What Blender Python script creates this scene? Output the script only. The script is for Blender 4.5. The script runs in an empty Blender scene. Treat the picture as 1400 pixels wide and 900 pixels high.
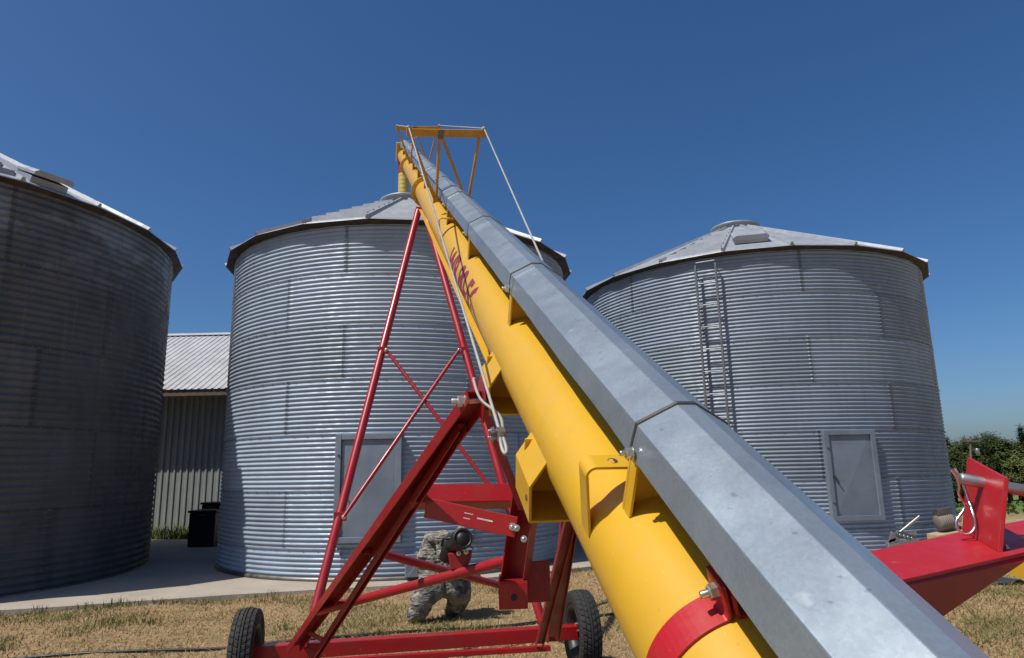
import bpy, bmesh, math, random
import numpy as np
from mathutils import Vector, Matrix, noise as mnoise
random.seed(7)
rng = np.random.default_rng(11)
sc = bpy.context.scene
COL = sc.collection
PI = math.pi

# ------------------------------------------------------------------ camera solved from the photograph
F = 933.0; PITCH = .2021; ROLL = -.0211; CZ = 1.55
fw = np.array([0, math.cos(PITCH), math.sin(PITCH)])
up_ = np.array([0, -math.sin(PITCH), math.cos(PITCH)])
rt_ = np.array([1., 0, 0])
cR, sR = math.cos(ROLL), math.sin(ROLL)
CM = (cR*rt_ + sR*up_, -sR*rt_ + cR*up_, fw)
CAM = np.array([0, 0, CZ])

def ray(x, y): return CM[0]*(x-700)/F + CM[1]*(450-y)/F + CM[2]
def P(x, y, Y):
    d = ray(x, y); return d*(Y/d[1]) + CAM
def nz(v):
    v = np.asarray(v, float); return v/np.linalg.norm(v)
def ss(t):
    t = np.clip(t, 0, 1); return t*t*(3-2*t)
def ground_z(x, y):
    z = - .055*np.clip(y-15, 0, 95)*ss((x-2)/7.)
    return z
def G(x, y, off=0.0):
    """point where the line of sight through a picture point meets the terrain"""
    d = ray(x, y); t = 1.0
    for k in range(4000):
        p = d*t + CAM
        if p[2] <= ground_z(p[0], p[1]) + off: break
        t += .02 if t < 40 else .2
    return p

# ------------------------------------------------------------------ auger frame: axis direction, across, up
AD = nz(ray(515, 155)); AH = nz(np.cross(AD, [0, 0, 1.])); AV = np.cross(AH, AD)
U0, V0, TR = .527*1.08, -.74*1.08, .13
def AX(a, u=0, w=0): return AH*(U0+u) + AV*(V0+w) + AD*a + CAM

# ------------------------------------------------------------------ materials
def new_mat(name):
    m = bpy.data.materials.new(name); m.use_nodes = True
    nt = m.node_tree
    b = nt.nodes.get('Principled BSDF')
    return m, nt, b
def coords(nt, kind='Object', scale=(1, 1, 1)):
    tc = nt.nodes.new('ShaderNodeTexCoord'); mp = nt.nodes.new('ShaderNodeMapping')
    mp.inputs['Scale'].default_value = scale
    nt.links.new(tc.outputs[kind], mp.inputs['Vector'])
    return mp.outputs['Vector']
def noise_fac(nt, vec, scale, detail=4, rough=.6, lo=.35, hi=.65):
    n = nt.nodes.new('ShaderNodeTexNoise'); n.inputs['Scale'].default_value = scale
    n.inputs['Detail'].default_value = detail; n.inputs['Roughness'].default_value = rough
    nt.links.new(vec, n.inputs['Vector'])
    r = nt.nodes.new('ShaderNodeMapRange'); r.inputs['From Min'].default_value = lo; r.inputs['From Max'].default_value = hi
    nt.links.new(n.outputs['Fac'], r.inputs['Value'])
    return r.outputs['Result']
def mix(nt, fac, a, b):
    m = nt.nodes.new('ShaderNodeMix'); m.data_type = 'RGBA'
    for s, v in ((0, fac), (6, a), (7, b)):
        if hasattr(v, 'is_linked') or isinstance(v, bpy.types.NodeSocket): nt.links.new(v, m.inputs[s])
        else: m.inputs[s].default_value = v if s == 0 else (*v, 1)
    return m.outputs[2]
def mul(nt, a, k):
    m = nt.nodes.new('ShaderNodeMath'); m.operation = 'MULTIPLY'; nt.links.new(a, m.inputs[0])
    if isinstance(k, bpy.types.NodeSocket): nt.links.new(k, m.inputs[1])
    else: m.inputs[1].default_value = k
    return m.outputs[0]
def bump(nt, b, h, strength=.2, dist=.01):
    bn = nt.nodes.new('ShaderNodeBump'); bn.inputs['Strength'].default_value = strength
    bn.inputs['Distance'].default_value = dist
    nt.links.new(h, bn.inputs['Height']); nt.links.new(bn.outputs['Normal'], b.inputs['Normal'])

def paint(name, col, col2, rough=.35, dust=(.30, .22, .15), dust_amt=.25, scale=6, coat=.0, metallic=0.0):
    m, nt, b = new_mat(name); v = coords(nt)
    f1 = noise_fac(nt, v, scale); c = mix(nt, f1, col, col2)
    f2 = noise_fac(nt, v, scale*3.1, 6, .7, .52, .75)
    c = mix(nt, mul(nt, f2, dust_amt), c, dust)
    nt.links.new(c, b.inputs['Base Color'])
    rr = nt.nodes.new('ShaderNodeMapRange'); rr.inputs['To Min'].default_value = rough-.06; rr.inputs['To Max'].default_value = rough+.14
    nt.links.new(f1, rr.inputs['Value']); nt.links.new(rr.outputs['Result'], b.inputs['Roughness'])
    b.inputs['Metallic'].default_value = metallic
    if coat: b.inputs['Coat Weight'].default_value = coat; b.inputs['Coat Roughness'].default_value = .15
    bump(nt, b, noise_fac(nt, v, 60, 3), .04, .002)
    return m
def plain(name, col, rough=.5, metallic=0.0):
    return paint(name, col, tuple(x*.8 for x in col), rough, tuple(x*.7+.04 for x in col), .25, 9, 0, metallic)

def galv(name, base, streak=.35, warm=0.0, metal=.55, rough=.42, patch=2.2, spang=.10, rust=.0, var=.18, sscale=90, rv=1.0):
    """weathered galvanized sheet: spangle, run-off streaks, blotches, a little rust at seams"""
    m, nt, b = new_mat(name); v = coords(nt)
    c = mix(nt, noise_fac(nt, v, patch, 5, .65, .3, .7), tuple(x*(1-var) for x in base), tuple(min(1, x*(1+var*.7)) for x in base))
    vs = coords(nt, 'Object', (5, 5, .22))
    c = mix(nt, mul(nt, noise_fac(nt, vs, 2.0, 6, .7, .5, .75), streak), c, (base[0]*.52+warm*.10, base[1]*.50+warm*.05, base[2]*.5))
    if rust:
        vr = coords(nt, 'Object', (3, 3, 1.2))
        c = mix(nt, mul(nt, noise_fac(nt, vr, 1.3, 6, .75, .48, .72), rust), c, (.19, .125, .08))
    vo = nt.nodes.new('ShaderNodeTexVoronoi'); vo.inputs['Scale'].default_value = sscale
    nt.links.new(v, vo.inputs['Vector'])
    mr = nt.nodes.new('ShaderNodeMapRange'); mr.inputs['To Min'].default_value = 0; mr.inputs['To Max'].default_value = spang
    nt.links.new(vo.outputs['Color'], mr.inputs['Value'])
    c = mix(nt, mr.outputs['Result'], c, tuple(min(1, x*1.6) for x in base))
    nt.links.new(c, b.inputs['Base Color'])
    rr = nt.nodes.new('ShaderNodeMapRange'); rr.inputs['To Min'].default_value = rough-.08*rv; rr.inputs['To Max'].default_value = rough+.18*rv
    nt.links.new(noise_fac(nt, v, 7, 4), rr.inputs['Value']); nt.links.new(rr.outputs['Result'], b.inputs['Roughness'])
    b.inputs['Metallic'].default_value = metal
    return m

M = {}
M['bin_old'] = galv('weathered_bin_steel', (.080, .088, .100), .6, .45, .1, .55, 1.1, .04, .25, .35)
def stain_bin():
    m = M['bin_old']; nt = m.node_tree; b = nt.nodes['Principled BSDF']; v = coords(nt)
    prev = b.inputs['Base Color'].links[0].from_socket
    sx = nt.nodes.new('ShaderNodeSeparateXYZ'); nt.links.new(v, sx.inputs[0])
    def band(z0, z1, e):
        a = nt.nodes.new('ShaderNodeMapRange'); a.inputs['From Min'].default_value = z0-e; a.inputs['From Max'].default_value = z0+e; nt.links.new(sx.outputs['Z'], a.inputs['Value'])
        c = nt.nodes.new('ShaderNodeMapRange'); c.inputs['From Min'].default_value = z1+e; c.inputs['From Max'].default_value = z1-e; nt.links.new(sx.outputs['Z'], c.inputs['Value'])
        return mul(nt, a.outputs['Result'], c.outputs['Result'])
    pt = mul(nt, noise_fac(nt, coords(nt, 'Object', (1, 1, 1.6)), .8, 5, .6, .47, .56), band(4.55, 5.45, .25))
    c = mix(nt, mul(nt, pt, .8), prev, (.20, .225, .26))
    st = mul(nt, noise_fac(nt, coords(nt, 'Object', (9, 9, .35)), 1.1, 4, .6, .58, .72), band(3.1, 4.5, .4))
    c = mix(nt, mul(nt, st, .5), c, (.22, .225, .235))
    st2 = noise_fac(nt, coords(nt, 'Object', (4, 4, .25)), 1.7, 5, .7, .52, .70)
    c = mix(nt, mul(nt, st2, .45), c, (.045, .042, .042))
    nt.links.new(c, b.inputs['Base Color'])
stain_bin()
M['bin'] = galv('galvanized_bin_steel', (.275, .34, .42), .25, .1, .12, .5, .9, .04)
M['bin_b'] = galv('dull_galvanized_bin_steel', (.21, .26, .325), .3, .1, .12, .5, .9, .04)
M['roof'] = galv('bright_roof_steel', (.33, .35, .375), .25, .2, .25, .45, 1.5)
M['hood'] = galv('hood_galvanized', (.335, .385, .42), .12, 0, .62, .33, 5, .26, 0, .12, 210, .4)
M['door'] = galv('door_steel', (.175, .21, .255), .15, 0, .2, .45, 2)
M['steel'] = galv('plain_steel', (.42, .41, .40), .2, .2, .9, .32, 9)
M['dark_steel'] = galv('dark_steel', (.16, .15, .14), .2, .2, .8, .42, 9)
M['soffit'] = galv('dark_soffit', (.035, .031, .028), .3, .3, .1, .7, 4, .03, .4)  # near-black brown for the eave underside, far darker than the roof sheets
M['ladder'] = galv('ladder_steel', (.13, .135, .145), .2, .1, .3, .45, 9)
M['bolt_grey'] = galv('bin_bolts', (.16, .165, .17), .1, 0, .3, .5, 20)
M['zinc'] = galv('zinc_bolts', (.62, .58, .50), .1, 0, .9, .28, 20)
M['chrome'] = galv('clip_wire', (.62, .62, .62), .05, 0, 1, .2, 20)
M['cable'] = galv('wire_rope', (.34, .33, .31), .1, 0, .2, .55, 30)
M['yellow'] = paint('yellow_paint', (.64, .365, .022), (.58, .325, .018), .36, (.45, .30, .16), .18, 2.5, .2)
M['yellow_dull'] = paint('faded_yellow_paint', (.52, .40, .08), (.44, .33, .06), .5, (.3, .24, .12), .5, 6)
M['amber'] = paint('amber_paint', (.55, .27, .02), (.46, .21, .015), .45, (.25, .16, .08), .35, 8)
M['red'] = paint('red_paint', (.34, .007, .012), (.28, .006, .010), .33, (.22, .05, .03), .25, 4, .15)
M['red_dusty'] = paint('dusty_red_paint', (.27, .009, .011), (.22, .010, .010), .4, (.20, .07, .035), .6, 3)
M['red_bright'] = paint('bright_red_paint', (.42, .010, .015), (.37, .008, .012), .42, (.42, .10, .09), .25, 9, .05)
M['maroon'] = paint('maroon_lettering', (.26, .022, .045), (.20, .018, .035), .5, (.3, .12, .1), .3, 12)
M['rubber'] = plain('tyre_rubber', (.022, .021, .020), .75)
M['black'] = plain('black_plastic', (.012, .012, .013), .45)
M['blackbox'] = plain('black_painted_steel', (.010, .013, .016), .35)
M['rim'] = plain('black_rim', (.02, .02, .022), .4)
M['decal'] = plain('white_decal', (.75, .74, .72), .5)
M['wood'] = plain('weathered_wood', (.16, .12, .085), .85)
M['pale_wood'] = plain('pale_wood', (.45, .33, .19), .8)
M['skin'] = plain('skin', (.42, .24, .17), .55)
M['boot'] = plain('boot_leather', (.14, .09, .05), .7)
M['tarp'] = plain('dark_tarp', (.035, .037, .042), .5)
M['motor'] = plain('dusty_motor', (.20, .17, .14), .7)
M['barn_wall'] = galv('barn_wall_sheet', (.25, .27, .26), .35, .2, .05, .6, 1.2)
M['barn_roof'] = galv('barn_roof_sheet', (.40, .40, .395), .2, .2, .1, .5, 1.5)

def scuffed(m, sc1, amt, light, dirt, damt):
    nt = m.node_tree; b = nt.nodes['Principled BSDF']; prev = b.inputs['Base Color'].links[0].from_socket; v = coords(nt)
    c = mix(nt, mul(nt, noise_fac(nt, v, sc1, 3, .5, .70, .76), amt), prev, light)
    c = mix(nt, mul(nt, noise_fac(nt, v, 3.3, 8, .75, .52, .72), damt), c, dirt)
    c = mix(nt, mul(nt, noise_fac(nt, v, 55, 2, .5, .70, .74), amt*.7), c, tuple(x*.5 for x in dirt))
    nt.links.new(c, b.inputs['Base Color'])
scuffed(M['hood'], 16, .5, (.62, .65, .66), (.20, .215, .225), .45)
scuffed(M['yellow'], 26, .35, (.74, .52, .12), (.42, .26, .06), .22)
scuffed(M['red'], 24, .35, (.42, .16, .13), (.15, .03, .02), .5)
scuffed(M['red_bright'], 24, .35, (.50, .17, .14), (.26, .03, .025), .4)
def concrete():
    m, nt, b = new_mat('concrete'); v = coords(nt)
    c = mix(nt, noise_fac(nt, v, 1.2, 6, .7, .3, .7), (.28, .238, .188), (.385, .332, .268))
    c = mix(nt, mul(nt, noise_fac(nt, v, 5, 8, .75, .55, .7), .55), c, (.21, .18, .145))
    c = mix(nt, mul(nt, noise_fac(nt, v, 90, 3, .6, .4, .7), .3), c, (.52, .47, .40))
    nt.links.new(c, b.inputs['Base Color']); b.inputs['Roughness'].default_value = .9
    bump(nt, b, noise_fac(nt, v, 40, 6), .25, .01)
    return m
M['concrete'] = concrete()

def soil():
    m, nt, b = new_mat('dry_lawn'); v = coords(nt)
    straw = mix(nt, noise_fac(nt, v, 26, 8, .8, .3, .7), (.17, .10, .045), (.60, .41, .205))
    straw = mix(nt, noise_fac(nt, v, 120, 4, .7, .3, .7), straw, (.74, .54, .30))
    straw = mix(nt, mul(nt, noise_fac(nt, v, 34, 6, .8, .5, .64), .75), straw, (.13, .08, .038))
    grn = mix(nt, noise_fac(nt, v, 45, 5, .8, .3, .7), (.050, .068, .018), (.15, .16, .055))
    f = noise_fac(nt, v, 1.6, 9, .8, .5, .62)
    c = mix(nt, mul(nt, f, .55), straw, grn)
    # far field turns greener
    sx = nt.nodes.new('ShaderNodeSeparateXYZ'); nt.links.new(v, sx.inputs[0])
    mr = nt.nodes.new('ShaderNodeMapRange'); mr.inputs['From Min'].default_value = 22; mr.inputs['From Max'].default_value = 40
    nt.links.new(sx.outputs['Y'], mr.inputs['Value'])
    c = mix(nt, mul(nt, mr.outputs['Result'], .8), c, (.10, .13, .04))
    nt.links.new(c, b.inputs['Base Color']); b.inputs['Roughness'].default_value = .95
    b.inputs['Specular IOR Level'].default_value = .15
    bump(nt, b, noise_fac(nt, v, 55, 8, .8, .2, .8), .9, .035)
    return m
M['soil'] = soil()
def blades(name, c1, c2, c3):
    m, nt, b = new_mat(name); v = coords(nt)
    c = mix(nt, noise_fac(nt, v, 18, 4, .7, .3, .7), c1, c2)
    c = mix(nt, noise_fac(nt, v, 140, 2, .6, .4, .65), c, c3)
    nt.links.new(c, b.inputs['Base Color']); b.inputs['Roughness'].default_value = .8
    b.inputs['Specular IOR Level'].default_value = .2
    return m
M['straw'] = blades('straw_blades', (.42, .27, .125), (.66, .46, .24), (.18, .108, .05))
M['green'] = blades('green_blades', (.075, .088, .022), (.14, .145, .045), (.24, .20, .08))
M['weed'] = blades('weed_leaves', (.07, .105, .025), (.12, .15, .045), (.16, .17, .06))
M['crop'] = blades('crop_leaves', (.05, .10, .022), (.085, .14, .035), (.11, .16, .05))
M['leaf_dark'] = blades('dark_leaves', (.022, .040, .012), (.040, .062, .016), (.055, .075, .02))
M['leaf_mid'] = blades('mid_leaves', (.040, .064, .015), (.065, .092, .022), (.085, .105, .03))
M['leaf_olive'] = blades('olive_leaves', (.065, .083, .020), (.095, .112, .030), (.11, .12, .04))
M['bark'] = plain('bark', (.09, .07, .05), .9)

def camo():
    m, nt, b = new_mat('camouflage_cloth'); v = coords(nt)
    c = mix(nt, noise_fac(nt, v, 6, 4, .65, .47, .53), (.23, .21, .17), (.12, .118, .105))
    c = mix(nt, noise_fac(nt, v, 9, 4, .65, .54, .58), c, (.32, .285, .23))
    c = mix(nt, noise_fac(nt, v, 11, 4, .65, .58, .62), c, (.055, .053, .05))
    nt.links.new(c, b.inputs['Base Color']); b.inputs['Roughness'].default_value = .9
    bump(nt, b, noise_fac(nt, coords(nt, 'Object', (1, 1, 2.2)), 16, 3, .5, .3, .7), .9, .03)
    return m
M['camo'] = camo()

# ------------------------------------------------------------------ mesh building
class MB:
    def __init__(s): s.v = []; s.f = []; s.smooth = []; s.mi = []
    def add(s, vs, fs, smooth=False, mi=0):
        o = len(s.v); s.v += [tuple(map(float, p)) for p in vs]
        for q in fs: s.f.append(tuple(i+o for i in q)); s.smooth.append(smooth); s.mi.append(mi)
    def box(s, c, ax, ay, az, hx, hy, hz, mi=0):
        c = np.array(c, float); ax, ay, az = nz(ax)*hx, nz(ay)*hy, nz(az)*hz
        vs = [c+i*ax+j*ay+k*az for i in (-1, 1) for j in (-1, 1) for k in (-1, 1)]
        fs = [(0, 1, 3, 2), (4, 6, 7, 5), (0, 4, 5, 1), (2, 3, 7, 6), (0, 2, 6, 4), (1, 5, 7, 3)]
        if np.dot(np.cross(ax, ay), az) < 0: fs = [q[::-1] for q in fs]
        s.add(vs, fs, False, mi)
    def abox(s, x0, x1, y0, y1, z0, z1, mi=0):
        s.box(((x0+x1)/2, (y0+y1)/2, (z0+z1)/2), (1, 0, 0), (0, 1, 0), (0, 0, 1), (x1-x0)/2, (y1-y0)/2, (z1-z0)/2, mi)
    def beam(s, p, q, w, hgt, up=(0, 0, 1)):
        p, q = np.array(p, float), np.array(q, float); d = nz(q-p); side = np.cross(d, up)
        side = nz(side); u = np.cross(side, d)
        s.box((p+q)/2, side, d, u, w/2, np.linalg.norm(q-p)/2, hgt/2)
    def prism(s, prof, p, q, side, up, smooth=False, caps=True, closed=True):
        """closed 2D profile (list of (side, up)) carried from p to q"""
        p, q, side, up = (np.array(t, float) for t in (p, q, side, up)); n = len(prof)
        vs = [p+side*a+up*b for a, b in prof] + [q+side*a+up*b for a, b in prof]
        fl = np.dot(np.cross(side, up), q-p) > 0
        area = sum(prof[i][0]*prof[(i+1) % n][1]-prof[(i+1) % n][0]*prof[i][1] for i in range(n))
        fl = fl == (area > 0)
        fs = []
        for i in range(n if closed else n-1):
            j = (i+1) % n; fs.append((i, j, n+j, n+i) if fl else (i, n+i, n+j, j))
        s.add(vs, fs, smooth)
        if caps:
            a = list(range(n)); b = list(range(n, 2*n))
            s.add(vs, [tuple(a[::-1]) if fl else tuple(a), tuple(b) if fl else tuple(b[::-1])])
    def channel(s, p, q, w, hgt, t, side, up):
        """open C section, open toward -up"""
        pr = [(-w/2, -hgt/2), (-w/2, hgt/2), (w/2, hgt/2), (w/2, -hgt/2), (w/2-t, -hgt/2), (w/2-t, hgt/2-t), (-w/2+t, hgt/2-t), (-w/2+t, -hgt/2)]
        s.prism(pr, p, q, side, up)
    def tube(s, pts, r, n=12, caps=True, smooth=True):
        pts = [np.array(p, float) for p in pts]; m = len(pts)
        rs = r if isinstance(r, (list, tuple)) else [r]*m
        ref = None; vs = []
        for i in range(m):
            d = nz(pts[min(i+1, m-1)]-pts[max(i-1, 0)])
            if ref is None:
                ref = np.array([0, 0, 1.]) if abs(d[2]) < .9 else np.array([1., 0, 0])
            x = ref-d*np.dot(ref, d); x = nz(x); ref = x; y = np.cross(d, x)
            for k in range(n):
                t = 2*PI*k/n; vs.append(pts[i]+rs[i]*(x*math.cos(t)+y*math.sin(t)))
        fs = []
        for i in range(m-1):
            for k in range(n):
                k2 = (k+1) % n; fs.append((i*n+k, i*n+k2, (i+1)*n+k2, (i+1)*n+k))
        s.add(vs, fs, smooth)
        if caps:
            s.add(vs[:n], [tuple(range(n))[::-1]]); s.add(vs[-n:], [tuple(range(n))])
    def lathe(s, prof, c, axis, n=32, smooth=True, x=None):
        """profile of (radius, along) turned round axis at c"""
        axis = nz(axis); ref = np.array([0, 0, 1.]) if abs(axis[2]) < .9 else np.array([1., 0, 0])
        x = nz(ref-axis*np.dot(ref, axis)); y = np.cross(axis, x); c = np.array(c, float); vs = []; m = len(prof)
        for r, h in prof:
            for k in range(n):
                t = 2*PI*k/n; vs.append(c+axis*h+r*(x*math.cos(t)+y*math.sin(t)))
        fs = []
        for i in range(m-1):
            for k in range(n):
                k2 = (k+1) % n; fs.append((i*n+k, i*n+k2, (i+1)*n+k2, (i+1)*n+k))
        s.add(vs, fs, smooth)
    def hexbolt(s, c, axis, r, length):
        axis = nz(axis); c = np.array(c, float)
        s.lathe([(0.001, length*.5), (r*.45, length*.5), (r*.5, length*.46), (r*.5, .0)], c, axis, 12)
        s.lathe([(r*.6, length*.22), (r*.92, length*.2), (r, length*.16), (r, -length*.16), (r*.5, -length*.16)], c, axis, 6, False)
        s.lathe([(.001, -length*.12), (r*1.25, -length*.12), (r*1.25, -length*.17), (.001, -length*.17)], c, axis, 16, False)
    def build(s, name, mat, parent=None, bevel=0, fix=False):
        off = np.zeros(3)
        p = parent
        while p is not None: off += np.array(p.location); p = p.parent
        me = bpy.data.meshes.new(name)
        me.from_pydata([tuple(np.array(v)-off) for v in s.v] if off.any() else s.v, [], s.f)
        mats = mat if isinstance(mat, (list, tuple)) else [mat]
        for mm in mats: me.materials.append(mm)
        me.polygons.foreach_set('use_smooth', s.smooth)
        if len(mats) > 1: me.polygons.foreach_set('material_index', s.mi)
        me.update()
        if fix:
            bm = bmesh.new(); bm.from_mesh(me); bmesh.ops.remove_doubles(bm, verts=bm.verts, dist=1e-5)
            bmesh.ops.recalc_face_normals(bm, faces=bm.faces); bm.to_mesh(me); bm.free()
        o = bpy.data.objects.new(name, me); COL.objects.link(o)
        if parent is not None: o.parent = parent
        if bevel:
            b = o.modifiers.new('bevel', 'BEVEL'); b.width = bevel; b.segments = 2; b.limit_method = 'ANGLE'; b.angle_limit = .6
            b.harden_normals = False
        return o
def tag(o, label=None, cat=None, group=None, kind=None):
    if label: o['label'] = label
    if cat: o['category'] = cat
    if group: o['group'] = group
    if kind: o['kind'] = kind
    return o
def empty(name, loc, label, cat, group=None):
    o = bpy.data.objects.new(name, None); COL.objects.link(o); o.location = tuple(map(float, loc)); o.empty_display_size = .2
    return tag(o, label, cat, group)

# ------------------------------------------------------------------ ground, slab
def axis_vals(a, b, fine0, fine1, step, grow=1.25):
    vals = list(np.arange(fine0, fine1+1e-6, step)); s_ = step; x = fine1
    while x < b: s_ *= grow; x += s_; vals.append(min(x, b))
    s_ = step; x = fine0
    while x > a: s_ *= grow; x -= s_; vals.insert(0, max(x, a))
    return np.array(vals)
gx = axis_vals(-600, 900, -9, 12, .25); gy = axis_vals(-40, 1500, 2, 22, .25)
X, Y = np.meshgrid(gx, gy)
Z = ground_z(X, Y)
for i in range(len(gy)):
    if gy[i] > 24 or gy[i] < 2: continue
    for j in range(len(gx)):
        if -9 < gx[j] < 14:
            Z[i, j] += .035*mnoise.noise(Vector((gx[j]*.9, gy[i]*.9, 0)))+.02*mnoise.noise(Vector((gx[j]*2.6, gy[i]*2.6, 4)))
def terr(x, y):
    x = np.asarray(x, float); y = np.asarray(y, float)
    i = np.clip(np.searchsorted(gy, y)-1, 0, len(gy)-2); j = np.clip(np.searchsorted(gx, x)-1, 0, len(gx)-2)
    t = (y-gy[i])/(gy[i+1]-gy[i]); u = (x-gx[j])/(gx[j+1]-gx[j])
    return (Z[i, j]*(1-u)+Z[i, j+1]*u)*(1-t)+(Z[i+1, j]*(1-u)+Z[i+1, j+1]*u)*t
mb = MB(); nx = len(gx)
mb.add(np.stack([X.ravel(), Y.ravel(), Z.ravel()], 1), [(i*nx+j, i*nx+j+1, (i+1)*nx+j+1, (i+1)*nx+j) for i in range(len(gy)-1) for j in range(nx-1)], True)
tag(mb.build('ground', M['soil']), kind='structure')

front = [G(x, y, .055) for x, y in [(0, 834), (80, 829), (160, 823), (240, 818), (320, 812.5), (430, 806), (520, 801), (600, 796), (700, 786), (810, 774), (900, 762)]]
front = [front[0]+(front[0]-front[1])*k for k in (6, 4, 2)] + front + [np.array([4.2, 10.6, 0]), np.array([8.8, 10.9, 0])]
mb = MB(); nb = 14; vs = []
for p in front:
    q = np.array([p[0]*.9-.5, 17.2, 0])
    for k in range(nb):
        t = (k/(nb-1))**1.3; w = p*(1-t)+q*t
        vs.append((w[0], w[1], max(float(ground_z(w[0], w[1])), -.08)+.048))
    w = p; vs.append((w[0], w[1], float(ground_z(w[0], w[1]))-.15))
n1 = nb+1
fs = []
for i in range(len(front)-1):
    for k in range(nb-1): fs.append((i*n1+k, (i+1)*n1+k, (i+1)*n1+k+1, i*n1+k+1))
    fs.append((i*n1+nb, (i+1)*n1+nb, (i+1)*n1, i*n1))
mb.add(vs, fs)
tag(mb.build('concrete_slab', M['concrete'], fix=True), kind='structure')

# ------------------------------------------------------------------ grain bins

def on_cyl(x, y, c, R):
    Q = ray(x, y); A = Q[0]**2+Q[1]**2; b = -(Q[0]*c[0]+Q[1]*c[1]); C = c[0]**2+c[1]**2-R*R
    t = (-b-math.sqrt(max(b*b-A*C, 0)))/A; p = Q*t+CAM
    return math.atan2(p[1]-c[1], p[0]-c[0]), p[2]

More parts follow.
